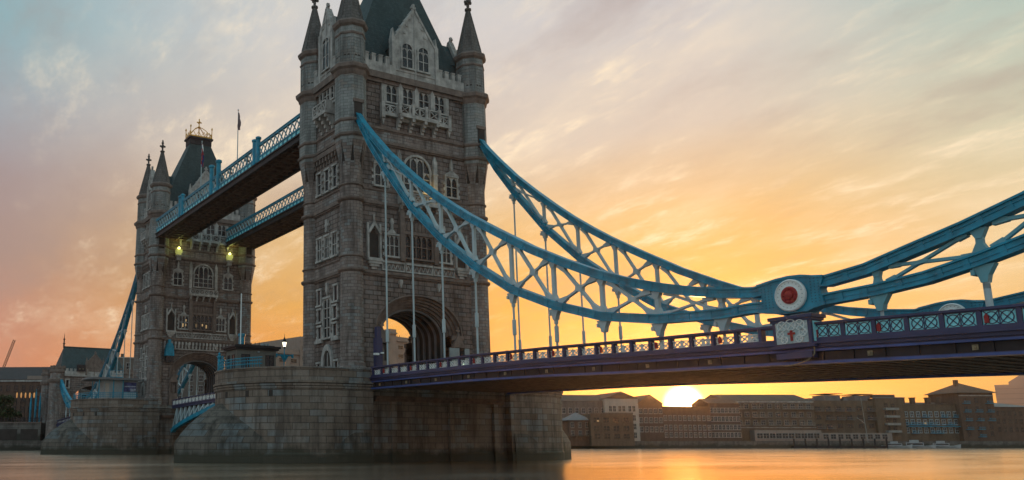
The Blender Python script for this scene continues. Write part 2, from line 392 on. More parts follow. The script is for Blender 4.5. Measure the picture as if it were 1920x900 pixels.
        return o

def thing(name, label, cat, loc=(0, 0, 0), rz=0.0, group=None):
    o = bpy.data.objects.new(name, None); COL.objects.link(o); o.empty_display_size = 0.5
    o.location = loc; o.rotation_euler = (0, 0, rz); o['label'] = label; o['category'] = cat
    if group: o['group'] = group
    return o
def tag(o, label, cat, group=None):
    o['label'] = label; o['category'] = cat
    if group: o['group'] = group
    return o
def structure(o): o['kind'] = 'structure'; return o
def copy_tree(o, parent=None):
    c = o.copy(); COL.objects.link(c)
    if parent: c.parent = parent
    for ch in list(o.children): copy_tree(ch, c)
    return c
def twin(root, label, loc, rz=0.0):
    c = copy_tree(root); c.location = loc; c.rotation_euler = (0, 0, rz); c['label'] = label
    return c

# ------------------------------------------------------------------ river and banks
w = MB(); w.add([(-260, -2000, 0), (2000, -2000, 0), (2000, 2000, 0), (-260, 2000, 0)], [(0, 1, 2, 3)]); structure(w.build('river_water', 'water'))
# north bank ground with the river bending round to the east
BANK = [(-2000, -2000), (-178, -2000), (-178, -60), (-178, -30), (-176, -14), (-176, 14), (-176, 60), (-172, 150), (-163, 196), (-146, 246), (-116, 320), (-80, 405), (-10, 520), (120, 660), (400, 900), (1100, 1200), (2000, 1400), (2000, 2000), (-2000, 2000)]
GZ = 2.2
g = MB(); g.prism(BANK, -1.0, GZ); structure(g.build('north_bank_ground', 'ground'))
g = MB()
for (x0, y0), (x1, y1) in zip(BANK[2:16], BANK[3:17]):
    d = Vector((x1 - x0, y1 - y0, 0)); L = d.length; d.normalize(); nn = Vector((d.y, -d.x, 0))
    g.frame((x0, y0, 0), d, (0, 0, 1), nn)
    hgt = 2.6
    g.box(-0.3, L + 0.3, -0.8, hgt, 0.004, 0.9, 0); g.box(-0.3, L + 0.3, hgt, hgt + 0.35, -0.1, 1.05, 0)
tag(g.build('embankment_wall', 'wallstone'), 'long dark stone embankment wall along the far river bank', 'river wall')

# ------------------------------------------------------------------ bridge pier
def pier_outline(r=10.67, yc=15.0, n=20, grow=0.0):
    rr = r + grow; pts = []
    for k in range(n + 1):
        a = -math.pi / 2 - math.pi / 2 + math.pi * k / n
        pts.append((rr * math.cos(a), -yc + rr * math.sin(a)))
    e = 10.55; q = rr - 1.0
    pts += [(rr, -e), (q, -e), (q, e), (rr, e)]
    for k in range(n + 1):
        a = math.pi * k / n
        pts.append((rr * math.cos(a), yc + rr * math.sin(a)))
    pts += [(-rr, e), (-q, e), (-q, -e), (-rr, -e)]
    return pts                                           # counter-clockwise
def loft(mb, rings, m=0, cap=True):
    n = len(rings[0][0]); per = [0.0]
    b = rings[0][0]
    for i in range(n): per.append(per[-1] + math.hypot(b[(i + 1) % n][0] - b[i][0], b[(i + 1) % n][1] - b[i][1]))
    v = []; f = []; uv = []
    for pl, z in rings: v += [(x, y, z) for x, y in pl]
    for j in range(len(rings) - 1):
        z0, z1 = rings[j][1], rings[j + 1][1]
        for i in range(n):
            i2 = (i + 1) % n
            f.append((j * n + i, j * n + i2, j * n + n + i2, j * n + n + i)); uv.append([(per[i], z0), (per[i + 1], z0), (per[i + 1], z1), (per[i], z1)])
    if cap:
        f.append(tuple(range((len(rings) - 1) * n, len(rings) * n))); uv.append(None)
    mb.add(v, f, m, uv)

def make_pier(label, loc):
    t = thing('bridge_pier', label, 'bridge pier', loc, 0, 'bridge piers')
    b = MB()
    o = pier_outline()
    loft(b, [(pier_outline(grow=0.12), -1.0), (pier_outline(grow=0.12), 1.0), (o, 1.2), (o, 8.9)])
    loft(b, [(o, 8.9), (o, 9.9)])
    b.build('pier_body', 'pier', t, smooth=20)
    b = MB()
    for z0, z1, gr in ((8.55, 8.75, .14), (8.85, 9.05, .22), (9.15, 9.4, .32)):
        loft(b, [(pier_outline(grow=gr - .1), z0 - .06), (pier_outline(grow=gr), z0), (pier_outline(grow=gr), z1), (pier_outline(grow=gr - .1), z1 + .05)], 0)
    b.build('string_course', 'pier', t, smooth=20)
    for sgn in (-1, 1):
        b = MB(); b.box(sgn * 9.6, sgn * 10.5, -9.9, 9.9, 7.55, 7.85); b.box(sgn * 9.6, sgn * 10.2, -9.9, 9.9, 7.2, 7.55); b.build('bearing_ledge', 'soffit', t)
        for y in (-7.2, 1.5, 8.6): b = MB(); b.box(sgn * 9.6, sgn * 10.1, y - .35, y + .35, -.5, 7.2); b.build('pilaster', 'pier', t)
    # parapet wall round the two ends (gap for the roadway)
    for sgn in (-1, 1):
        b = MB()
        n = 26; ro, ri = 10.72, 10.15
        path = [(10.72, 10.15, -10.9)]
        outer = [(ro, -10.9)] + [(ro * math.cos(a), -15 - ro * math.sin(a)) for a in [math.pi * k / n for k in range(n + 1)]] + [(-ro, -10.9)]
        inner = [(ri, -10.9)] + [(ri * math.cos(a), -15 - ri * math.sin(a)) for a in [math.pi * k / n for k in range(n + 1)]] + [(-ri, -10.9)]
        if sgn > 0: outer = [(-x, -y) for x, y in outer]; inner = [(-x, -y) for x, y in inner]
        per = [0.0]
        for i in range(1, len(outer)): per.append(per[-1] + math.hypot(outer[i][0] - outer[i - 1][0], outer[i][1] - outer[i - 1][1]))
        L = len(outer)
        for (a, b_, z0, z1) in ((outer, inner, 9.46, 10.86),):
            v = [(x, y, z0) for x, y in a] + [(x, y, z1) for x, y in a] + [(x, y, z1) for x, y in b_] + [(x, y, z0) for x, y in b_]
            f = []; uv = []
            for i in range(L - 1):
                for q in range(3):
                    f.append((q * L + i + 1, q * L + i, (q + 1) * L + i, (q + 1) * L + i + 1))
                    uv.append([(per[i + 1], z0), (per[i], z0), (per[i], z1), (per[i + 1], z1)])
            f += [(0, L, 2 * L, 3 * L), (L - 1, 4 * L - 1, 3 * L - 1, 2 * L - 1)]; uv += [None, None]
            b.add(v, f, 0, uv)
        # coping
        oc = [((ro + .14) / ro * x if abs(abs(y) - 10.9) > .01 else x * (ro + .14) / ro, y if abs(y) <= 15 else math.copysign(15 + (abs(y) - 15) * (ro + .14) / ro, y)) for x, y in outer]
        v = [(x, y, 10.86) for x, y in oc] + [(x, y, 11.02) for x, y in oc] + [(x, y, 11.02) for x, y in inner] + [(x, y, 10.862) for x, y in inner]
        f = []
        for i in range(L - 1):
            for q in range(4):
                f.append((q * L + i + 1, q * L + i, ((q + 1) % 4) * L + i, ((q + 1) % 4) * L + i + 1))
        b.add(v, f, 0)
        b.build('parapet_wall', 'pier', t, smooth=25)
    # pointed starlings with sloping caps
    for sgn in (-1, 1):
        b = MB()
        n = 12; tip = -31.4; half = 10.9; ys = -13.0
        def ring(scale, tipy, z, hw):
            pts = []
            for k in range(n + 1):                          # right side from body to tip
                s_ = k / n; y = ys + (tipy - ys) * s_; x = hw * (1 - s_ ** 1.75); pts.append((x, y))
            for k in range(n - 1, -1, -1):
                s_ = k / n; y = ys + (tipy - ys) * s_; x = -hw * (1 - s_ ** 1.75); pts.append((x, y))
            pts += [(-hw, ys + 2), (hw, ys + 2)]
            return [(-x, -y) for x, y in pts] if sgn > 0 else pts
        rings = [(ring(1, tip, 0, half), -1.0), (ring(1, tip, 0, half), 2.35)]
        for z, ty, hw in ((2.5, -31.3, 10.85), (3.4, -30.6, 10.7), (4.4, -29.7, 10.3), (5.4, -28.5, 9.6), (6.3, -27.2, 8.4), (7.0, -25.9, 7.0)):
            rings.append((ring(1, ty, 0, hw), z))
        rings = [([p for p in pl][::-1], z) for pl, z in rings]
        loft(b, rings)
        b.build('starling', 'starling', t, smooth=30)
    for a in (-100, -82, -62, -45):
        b = MB(); x, y = 10.69 * math.cos(R(a)), -15 + 10.69 * math.sin(R(a))
        d = Vector((math.cos(R(a)), math.sin(R(a)), 0)); b.frame((x, y, 0), (-d.y, d.x, 0), (0, 0, 1), d)
        b.box(-.22, .22, 7.6, 8.3, -.1, .025); b.build('drain_hole', 'dark', t)
    return t
pier_s = make_pier('nearer rounded granite bridge pier standing in the river under the large tower', (0, 0, 0))
pier_n = twin(pier_s, 'farther granite bridge pier, below the smaller distant tower at left', (-82.3, 0, 0))

# ------------------------------------------------------------------ towers
WX, WY, TX, TY = 5.5, 10.8, 5.16, 10.2
def fr_road(): return ((WX, 0, 0), (0, 1, 0), (0, 0, 1), (1, 0, 0))
def fr_side(): return ((0, -WY, 0), (1, 0, 0), (0, 0, 1), (0, -1, 0))
def fr_back(): return ((-WX, 0, 0), (0, -1, 0), (0, 0, 1), (-1, 0, 0))
def fr_sidb(): return ((0, WY, 0), (-1, 0, 0), (0, 0, 1), (0, 1, 0))

def arch_pts(h, zs, rise, n=24, pw=2.0):
    out = []
    for k in range(n + 1):
        a = math.pi - math.pi * k / n
        out.append((h * math.cos(a), zs + rise * (abs(math.sin(a)) ** (2 / pw))))
    return out

def window(parent, fr, uc, v0, wd, ht, lights=2, trans=1, head=True, lit=False, teeth=True, proud=0.2, sill=True, frame_mat='trim', arch=0.0):
    """stone surround and mullions, glazed behind; u centre, v bottom"""
    b = MB().frame(*fr); u0, u1, v1 = uc - wd / 2, uc + wd / 2, v0 + ht
    j = 0.22
    if not arch:
        b.box(u0 - j, u0, v0, v1, -0.05, proud); b.box(u1, u1 + j, v0, v1, -0.05, proud)
        b.box(u0 - j - .06, u1 + j + .06, v1, v1 + 0.26, -0.05, proud + .08)
    else:
        ro = arch_pts(wd / 2 + j + .1, v1 - arch, arch + j + .1, 16); ri = arch_pts(wd / 2, v1 - arch, arch, 16)
        b.box(u0 - j, u0, v0, v1 - arch, -0.05, proud); b.box(u1, u1 + j, v0, v1 - arch, -0.05, proud)
        O = [(uc + a, c, proud) for a, c in ro]; I = [(uc + a, c, proud) for a, c in ri]
        b.strip(I, O); b.strip(O, [(a, c, -.05) for a, c, _ in O]); b.strip([(a, c, -.05) for a, c, _ in I], I)
    if teeth:
        k = 0; vv = v0
        while vv < (v1 - arch) - 0.3:
            if k % 2 == 0:
                b.box(u0 - j - .26, u0 - j, vv, vv + .42, -0.05, proud - .05); b.box(u1 + j, u1 + j + .26, vv, vv + .42, -0.05, proud - .05)
            k += 1; vv += .44
    if sill: b.box(u0 - j - .12, u1 + j + .12, v0 - .24, v0, -0.05, proud + .14)
    mw = 0.13; lw = (wd - mw * (lights - 1)) / lights
    def top_at(u):
        if not arch: return v1
        x = min(1, abs(u - uc) / (wd / 2)); return v1 - arch + arch * math.sqrt(max(0, 1 - x * x))
    for k in range(lights - 1):
        um = u0 + (k + 1) * (lw + mw) - mw / 2
        b.box(um - mw / 2, um + mw / 2, v0, top_at(um) - .02, 0.0, proud - .06)
    for k in range(trans):
        vm = v0 + (ht - arch) * (k + 1) / (trans + 1)
        b.box(u0, u1, vm - .06, vm + .06, 0.0, proud - .075)
    if head:
        hv = min(lw * 0.9, ht * .3)
        for k in range(lights):
            a = u0 + k * (lw + mw); c = a + lw; mid = (a + c) / 2; tp = min(top_at(a), top_at(c), top_at(mid)) if arch else v1
            b.prism([(a, tp), (a, tp - hv), (a + lw * .12, tp - hv * .5), (mid, tp - .04), (mid, tp)], 0.01, proud - .09)
            b.prism([(c, tp), (mid, tp), (mid, tp - .04), (c - lw * .12, tp - hv * .5), (c, tp - hv)], 0.01, proud - .09)
    f = b.build('window', frame_mat, parent)
    q = MB().frame(*fr)
    if not arch: q.add([(u0, v0, .03), (u1, v0, .03), (u1, v1, .03), (u0, v1, .03)], [(0, 1, 2, 3)])
    else:
        pts = [(u0, v0, .03), (u1, v0, .03)] + [(uc + a, c, .03) for a, c in arch_pts(wd / 2, v1 - arch, arch, 16)][::-1]
        q.add(pts, [tuple(range(len(pts)))])
    q.build('glass', 'litglass' if lit else 'glass', f)
    return f

def string_course(parent, z0, z1, out, m='string', name='string_course'):
    b = MB()
    for fr, hw in ((fr_road(), TY), (fr_back(), TY), (fr_side(), TX), (fr_sidb(), TX)):
        b.frame(*fr); h = z1 - z0
        b.box(-hw + .6, hw - .6, z0 + h * .35, z1, -.1, out); b.box(-hw + .6, hw - .6, z0, z0 + h * .36, -.1, out * .55)
    b.build(name, m, parent)

def make_turret(parent, sx, sy):
    b = MB(); cx, cy = sx * TX, sy * TY
    def C(prof, m=0, n=24): b.lathe(cx, cy, prof, n, 0, m)
    def O(prof, m=0): b.lathe(cx, cy, prof, 8, math.pi / 8, m)
    C([(1.85, 9.0), (1.85, 11.6), (1.72, 11.8), (1.72, 12.1), (1.5, 12.3), (1.47, 37.8), (1.47, 41.4)])
    for z, r, h in ((23.7, 1.80, .62), (25.6, 1.66, .36), (33.05, 1.82, .62), (35.08, 1.66, .36)):
        C([(1.45, z), (r - .12, z + h * .2), (r, z + h * .45), (r, z + h * .8), (1.5, z + h)], 1)
    C([(1.47, 38.4), (1.56, 38.6), (1.56, 41.1)], 3)  # dark sleeve paints the shade between the corbel faces
    # broached corbelling up to the octagon: eight tapering faces with dark gaps between
    for k in range(8):
        a = math.pi / 4 * k; d = Vector((math.cos(a), math.sin(a), 0)); tt = Vector((-d.y, d.x, 0))
        v = []
        for z, ap, hw in ((37.4, 1.46, .22), (40.6, 1.86, .70), (41.2, 1.98, .81)):
            for w_, off in ((-hw, 0), (hw, 0), (hw * .7, -.7), (-hw * .7, -.7)):
                p = Vector((cx, cy, z)) + d * (ap + off) + tt * w_; v.append(tuple(p))
        f = []
        for i in range(2):
            for q in range(4): f.append((i * 4 + q, i * 4 + (q + 1) % 4, i * 4 + 4 + (q + 1) % 4, i * 4 + 4 + q))
        f += [(3, 2, 1, 0), (8, 9, 10, 11)]
        b.add(v, f, 0)
    k8 = 1 / math.cos(math.pi / 8)
    O([(1.98 * k8, 41.15), (1.98 * k8, 41.7), (1.98 * k8, 43.7), (1.95 * k8, 50.5)], 4)
    O([(2.0 * k8, 41.65), (2.2 * k8, 41.8), (2.22 * k8, 42.05), (2.0 * k8, 42.25)], 1)
    O([(2.0 * k8, 43.65), (2.16 * k8, 43.8), (2.18 * k8, 44.0), (1.98 * k8, 44.2)], 1)
    O([(1.96 * k8, 50.2), (2.1 * k8, 50.4), (2.2 * k8, 50.9), (2.5 * k8, 51.15), (2.55 * k8, 51.6), (2.3 * k8, 51.85), (1.95 * k8, 51.95)], 1)
    O([(1.88 * k8, 51.9), (1.88 * k8, 57.4)], 4)
    O([(1.9 * k8, 56.0), (2.0 * k8, 56.1), (2.0 * k8, 56.3), (1.9 * k8, 56.4)], 1)
    O([(1.9 * k8, 57.2), (2.2 * k8, 57.45), (2.3 * k8, 57.85), (2.15 * k8, 58.1), (1.9 * k8, 58.2)], 1)
    b.box(cx + sx * 1.9 if sx > 0 else cx - 2.05, cx + 2.05 if sx > 0 else cx - 1.9, cy - .6, cy + .6, 43.4, 46.3, 3); b.box(cx + sx * 1.9 if sx > 0 else cx - 2.15, cx + 2.15 if sx > 0 else cx - 1.9, cy - .8, cy + .8, 46.3, 46.75, 1)
    # blind tracery panels round the upper stage
    for k in range(8):
        a = math.pi / 4 * k; d = Vector((math.cos(a), math.sin(a), 0)); tt = Vector((-d.y, d.x, 0))
        b.frame((cx + d.x * 1.88, cy + d.y * 1.88, 0), tt, (0, 0, 1), d)
        b.box(-.62, -.5, 52.2, 56.0, -.05, .07, 2); b.box(.5, .62, 52.2, 56.0, -.05, .07, 2)
        b.box(-.5, .5, 55.5, 55.75, -.05, .06, 2); b.box(-.06, .06, 53.8, 55.5, -.05, .05, 2)
        b.box(-.4, -.1, 52.9, 53.1, -.05, .02, 3); b.box(.1, .4, 52.9, 53.1, -.05, .02, 3)
    b.frame((0, 0, 0), (1, 0, 0), (0, 1, 0), (0, 0, 1))
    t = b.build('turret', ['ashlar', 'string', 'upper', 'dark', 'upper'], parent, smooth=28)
    s = MB(); s.lathe(cx, cy, [(2.08, 58.0), (1.92, 58.5), (1.72, 59.2), (0.3, 65.5), (0.24, 66.0)], 8, math.pi / 8)
    for k in range(8):
        a = math.pi / 8 + math.pi / 4 * k
        s.bar((cx + 1.9 * math.cos(a), cy + 1.9 * math.sin(a), 58.6), (cx + .3 * math.cos(a), cy + .3 * math.sin(a), 65.5), .12, .1)
    sp = s.build('spire', 'conestone', t)
    s = MB(); s.lathe(cx, cy, [(.22, 65.4), (.5, 65.6), (.5, 65.85), (.2, 66.0), (.16, 66.3)], 10)
    s.box(cx - .16, cx + .16, cy - .16, cy + .16, 66.2, 68.0)
    s.box(cx - .14, cx + .14, cy - .62, cy + .62, 66.75, 67.1); s.box(cx - .62, cx + .62, cy - .14, cy + .14, 66.755, 67.095)
    s.lathe(cx, cy, [(.1, 67.5), (.3, 67.6), (.3, 67.75), (.12, 68.0), (.2, 68.2), (.02, 68.5)], 8)
    s.build('finial', 'conestone', t)
    return t

def gable(parent, fr, hw, zsh, zap, depth, wins, name='dormer', m='trim'):
    b = MB().frame(*fr)
    b.prism([(-hw, 51.7), (hw, 51.7), (hw, zsh), (0, zap), (-hw, zsh)], -.5, .25)
    # coping, shoulders, pinnacles, cresting studs
    for sg in (-1, 1):
        b.bar((sg * (hw + .12), zsh - .1, -.1), (0, zap + .22, -.1), .9, .32, 0, up=(0, 1, 0))
        b.box(sg * hw - .28, sg * hw + .28, 51.7, zsh + .4, -.4, .45)
        b.prism([(sg * hw - .28, zsh + .4), (sg * hw + .28, zsh + .4), (sg * hw, zsh + 1.9)], -.3, .3)
        for k in range(1, 5):
            f_ = k / 5; b.box(sg * hw * (1 - f_) - .16, sg * hw * (1 - f_) + .16, zsh + (zap - zsh) * f_ + .2, zsh + (zap - zsh) * f_ + .5, -.25, .2)
        for k in range(3):                                            # carved bosses on the gable face
            f_ = .25 + .22 * k; b.box(sg * hw * (.62 - f_ * .55) - .2, sg * hw * (.62 - f_ * .55) + .2, zsh + .1 + (zap - zsh) * f_, zsh + .45 + (zap - zsh) * f_, .2, .34)
    b.box(-.12, .12, 52, zap - .8, .2, .36); b.box(-.16, .16, zap + .1, zap + 1.1, -.2, .2)
    b.box(-.42, .42, zap + .5, zap + .7, -.13, .13)
    b.box(-hw, hw, 52.9, 53.2, .2, .34)
    d = b.build(name, m, parent)
    r = MB().frame(*fr)                                               # its own slated roof running back into the main roof
    r.prism([(-hw - .15, zsh - .9), (hw + .15, zsh - .9), (0, zap - .55)], -depth, -.5)
    r.box(-hw + .05, hw - .05, 51.7, zsh - .9, -depth, -.5)
    r.build('dormer_roof', 'slate', d)
    for uc, wd in wins:
        f = window(d, (Vector(fr[0]) + Vector(fr[3]) * .25,) + tuple(fr[1:]), uc, 53.6, wd, 3.6 if hw > 2 else 4.6, 2, 1, teeth=False, proud=.16, arch=0.7 if hw > 2 else .5)
    return d

def pierced_rail(b, u0, u1, v0, v1, w0, w1, step=1.0):
    b.box(u0, u1, v1 - .18, v1, w0 - .05, w1 + .05); b.box(u0, u1, v0, v0 + .2, w0 - .05, w1 + .08)
    n = max(1, round((u1 - u0) / step)); s = (u1 - u0) / n
    for k in range(n + 1): b.box(u0 + k * s - .1, u0 + k * s + .1, v0 + .2, v1 - .18, w0, w1 + .03)
    for k in range(n):
        a = u0 + k * s + .1; c = a + s - .2; md = (w0 + w1) / 2
        b.bar((a, v0 + .2, md), (c, v1 - .18, md), .12, .12); b.bar((a, v1 - .18, md), (c, v0 + .2, md), .12, .12)

def make_tower(label, loc, corbels):
    t = thing('bridge_tower', label, 'bridge tower', loc, 0, 'bridge towers')
    H5, ZS, RI = 5.15, 16.3, 3.75                      # inner arch
    HO, ZO, RO = 7.0, 16.5, 5.1                        # outer arch moulding
    A = arch_pts(HO, ZO, RO, 28)
    b = MB()
    for fr in (fr_road(), fr_back()):
        b.frame(*fr)
        zb = 9.0
        b.add([(-TY, zb, 0), (-H5, zb, 0), (-H5, ZO, 0), (-TY, ZO, 0)], [(0, 1, 2, 3)])
        b.add([(H5, zb, 0), (TY, zb, 0), (TY, ZO, 0), (H5, ZO, 0)], [(0, 1, 2, 3)])
        b.add([(-TY, ZO, 0), (-HO, ZO, 0), (-HO, 22.4, 0), (-TY, 22.4, 0)], [(0, 1, 2, 3)])
        b.add([(HO, ZO, 0), (TY, ZO, 0), (TY, 22.4, 0), (HO, 22.4, 0)], [(0, 1, 2, 3)])
        b.strip([(u, v, 0) for u, v in A], [(u, 22.4, 0) for u, v in A])
        b.add([(-TY, 22.4, 0), (TY, 22.4, 0), (TY, 52.2, 0), (-TY, 52.2, 0)], [(0, 1, 2, 3)])
        for s_ in (-1, 1): b.add([(s_ * H5, ZO, 0), (s_ * HO, ZO, 0), (s_ * HO, ZO, -1.7), (s_ * H5, ZO, -1.7)], [(0, 1, 2, 3)])
    for fr in (fr_side(), fr_sidb()):
        b.frame(*fr); b.add([(-TX, 9, 0), (TX, 9, 0), (TX, 52.2, 0), (-TX, 52.2, 0)], [(0, 1, 2, 3)])
    b.frame((0, 0, 0), (1, 0, 0), (0, 1, 0), (0, 0, 1))
    b.add([(-WX, -WY, 52.2), (WX, -WY, 52.2), (WX, WY, 52.2), (-WX, WY, 52.2)], [(0, 1, 2, 3)])
    b.build('wall', 'granite', t)
    # smooth ashlar band between the two upper strings
    b = MB()
    for fr, hw in ((fr_road(), TY), (fr_side(), TX)):
        b.frame(*fr); b.box(-hw + .5, hw - .5, 42.2, 43.7, -.05, .08); b.box(-hw + .5, hw - .5, 33.6, 35.1, -.05, .05); b.box(-hw + .5, hw - .5, 24.3, 25.6, -.05, .05)
    b.build('ashlar_band', 'ashlar', t)
    # archway: stepped orders at both ends, vaulted passage and ribs
    for fr in (fr_road(), fr_back()):
        b = MB().frame(*fr)
        n = 5
        for k in range(n):
            f0, f1 = k / n, (k + 1) / n
            def ring(f): return arch_pts(HO + (H5 - HO) * f, ZO + (ZS - ZO) * f, RO + (RI - RO) * f, 28)
            a, c = ring(f0), ring(f1); d0, d1 = -1.7 * f0, -1.7 * f1
            mid = [((p[0] * .55 + q[0] * .45), (p[1] * .55 + q[1] * .45)) for p, q in zip(a, c)]
            b.strip([(u, v, d0 + (.14 if k == 0 else 0)) for u, v in mid], [(u, v, d0 + (.14 if k == 0 else 0)) for u, v in a], 0)
            if k == 0: b.strip([(u, v, .14) for u, v in a], [(u * 1.012, v + .06, 0) for u, v in a], 0)
            b.strip([(u, v, d1) for u, v in mid], [(u, v, d0 + (.14 if k == 0 else 0)) for u, v in mid], 0)
            b.strip([(u, v, d1) for u, v in c], [(u, v, d1) for u, v in mid], 0)
        for s_ in (-1, 1):                                            # impost blocks and gabled shrines beside the opening
            u0, u1 = (5.2, 7.0) if s_ > 0 else (-7.0, -5.2)
            b.box(u0 - .1, u1 + .1, 15.9, 16.5, -.1, .28, 0); b.box(u0, u1, 9.5, 12.6, -.1, .55, 0)
            b.box(u0, u0 + .25, 12.6, 15.0, -.1, .42, 0); b.box(u1 - .25, u1, 12.6, 15.0, -.1, .42, 0)
            um = (u0 + u1) / 2
            b.prism([(u0 - .1, 14.9), (u1 + .1, 14.9), (um, 16.9)], .0, .5, 0)
            b.box(um - .12, um + .12, 16.8, 17.7, .1, .34, 0); b.box(um - .34, um + .34, 17.1, 17.3, .12, .32, 0)
            b.box(um - .4, um + .4, 12.7, 14.3, .0, .22, 0)
        b.build('archway', 'string', t, smooth=30)
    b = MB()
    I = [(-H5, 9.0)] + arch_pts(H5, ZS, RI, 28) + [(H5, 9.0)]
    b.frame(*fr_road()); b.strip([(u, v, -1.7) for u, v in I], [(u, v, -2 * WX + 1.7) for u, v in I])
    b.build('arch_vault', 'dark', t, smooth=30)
    for k in range(6):
        b = MB().frame(*fr_road()); w0 = -1.9 - k * 1.35
        J = [(-H5 + .02, 9.9)] + [(u * .998, v) for u, v in arch_pts(H5, ZS, RI, 28)] + [(H5 - .02, 9.9)]
        K = [(-H5 + .3, 9.9)] + arch_pts(H5 - .3, ZS, RI - .28, 28) + [(H5 - .3, 9.9)]
        b.strip([(u, v, w0) for u, v in K], [(u, v, w0) for u, v in J]); b.strip([(u, v, w0 - .22) for u, v in K], [(u, v, w0) for u, v in K])
        b.strip([(u, v, w0 - .22) for u, v in J], [(u, v, w0 - .22) for u, v in K])
        b.build('arch_rib', 'lead', t, smooth=30)
    for z0, z1, o_ in ((23.7, 24.3, .34), (25.6, 25.95, .2), (33.05, 33.65, .34), (35.08, 35.42, .2), (41.65, 42.2, .36), (43.65, 44.15, .3)):
        string_course(t, z0, z1, o_)
    string_course(t, 50.5, 51.9, .75, name='cornice')
    for sx in (-1, 1):
        for sy in (-1, 1): make_turret(t, sx, sy)
    # parapets
    for fr, hw, gap in ((fr_road(), 8.4, 3.9), (fr_back(), 8.4, 3.9), (fr_side(), 3.4, 2.0), (fr_sidb(), 3.4, 2.0)):
        for s_ in (-1, 1):
            b = MB().frame(*fr)
            a, c = sorted((s_ * gap, s_ * hw)); b.box(a, c, 51.8, 53.4, -.1, .45)
            n = max(1, round((c - a) / 1.15)); st = (c - a) / n
            for k in range(n):
                b.box(a + k * st + .02, a + k * st + st * .58, 53.4, 54.35, -.08, .43); b.box(a + k * st, a + k * st + st * .6, 54.35, 54.52, -.14, .5)
            b.build('parapet', 'trim', t)
    # roof
    b = MB()
    def rect(hx, hy, z): return ([(hx, -hy), (hx, hy), (-hx, hy), (-hx, -hy)], z)
    rr = [rect(5.0, 10.1, 52.3), rect(4.1, 8.9, 54.8), rect(1.5, 2.5, 70.2)]
    v = []; 
    for pl, z in rr: v += [(x, y, z) for x, y in pl]
    f = [(j * 4 + i, j * 4 + (i + 1) % 4, j * 4 + 4 + (i + 1) % 4, j * 4 + 4 + i) for j in range(2) for i in range(4)] + [(8, 9, 10, 11)]
    b.add(v, f); roof = b.build('roof', 'slate', t)
    b = MB(); b.box(-1.6, 1.6, -2.6, 2.6, 70.20, 71.60); b.box(-1.9, 1.9, -2.9, 2.9, 71.60, 72.00)
    b.build('roof_collar', 'web', roof)
    b = MB()
    for hx, hy in ((1.65, 2.6),):
        b.box(-hx - .1, hx + .1, -hy - .1, -hy + .1, 72.00, 72.35); b.box(-hx - .1, hx + .1, hy - .1, hy + .1, 72.00, 72.35)
        b.box(-hx - .1, -hx + .1, -hy, hy, 72.00, 72.35); b.box(hx - .1, hx + .1, -hy, hy, 72.00, 72.35)
        for sx in (-1, 1):
            for sy in (-1, 1):
                b.tube((sx * hx, sy * hy, 72.30), (sx * hx, sy * hy, 74.30), .1, 6); b.lathe(sx * hx, sy * hy, [(.05, 74.10), (.22, 74.35), (.05, 74.80)], 6)
                for kk in range(6):
                    a0, a1 = kk / 6, (kk + 1) / 6
                    q = lambda a: (sx * hx * (1 - a), sy * hy * (1 - a), 72.40 + 2.6 * math.sin(a * 1.5))
                    b.bar(q(a0), q(a1), .14, .14)
        for s_ in (-1, 1):
            for k in range(4):
                y0 = -hy + k * hy / 2; b.bar((s_ * hx, y0, 72.30), (s_ * hx, y0 + hy / 4, 73.40), .1, .1); b.bar((s_ * hx, y0 + hy / 2, 72.30), (s_ * hx, y0 + hy / 4, 73.40), .1, .1)
            for k in range(3):
                x0 = -hx + k * hx * 2 / 3; b.bar((x0, s_ * hy, 72.30), (x0 + hx / 3, s_ * hy, 73.40), .1, .1); b.bar((x0 + hx * 2 / 3, s_ * hy, 72.30), (x0 + hx / 3, s_ * hy, 73.40), .1, .1)
    b.tube((0, 0, 72.00), (0, 0, 77.10), .13, 8); b.lathe(0, 0, [(.1, 74.70), (.4, 75.00), (.1, 75.40)], 8); b.box(-.08, .08, -.6, .6, 76.10, 76.35); b.box(-.6, .6, -.08, .08, 76.11, 76.34)
    b.build('cresting', 'gold', roof)
    # dormers
    gable(t, fr_road(), 3.65, 57.3, 62.6, 4.5, ((-1.37, 1.65), (1.37, 1.65)))
    gable(t, fr_back(), 3.65, 57.3, 62.6, 4.5, ())
    gable(t, fr_side(), 1.75, 59.0, 62.6, 7.5, ((0, 1.7),))
    gable(t, fr_sidb(), 1.75, 59.0, 62.6, 7.5, ())
    # ---- road front
    fr = fr_road()
    for uc in (-4.02, -1.34, 1.34, 4.02): window(t, fr, uc, 48.0, 1.7, 2.55, 2, 1, teeth=(abs(uc) > 3), proud=.3)
    for u in (-2.68, 0, 2.68):
        b = MB().frame(*fr); b.box(u - .38, u + .38, 47.7, 50.2, -.05, .55); b.prism([(u - .38, 50.2), (u + .38, 50.2), (u, 51.1)], 0, .5); b.build('buttress', 'trim', t)
    for u in (-5.35, 5.35): b = MB().frame(*fr); b.box(u - .3, u + .3, 47.7, 51.0, -.05, .3); b.build('buttress', 'trim', t)
    b = MB().frame(*fr)
    b.box(-3.35, 3.35, 45.9, 46.25, -.05, 1.25); pierced_rail(b, -3.3, 3.3, 46.25, 47.75, 1.0, 1.15, 1.6)
    b.box(-3.35, -3.2, 46.25, 47.75, 0, 1.1); b.box(3.2, 3.35, 46.25, 47.75, 0, 1.1)
    for u in (-3.3, -1.1, 1.1, 3.3): b.box(u - .22, u + .22, 46.2, 48.0, 1.0, 1.3)
    b.box(-5.7, -3.35, 45.9, 46.2, -.05, .6); b.box(3.35, 5.7, 45.9, 46.2, -.05, .6)
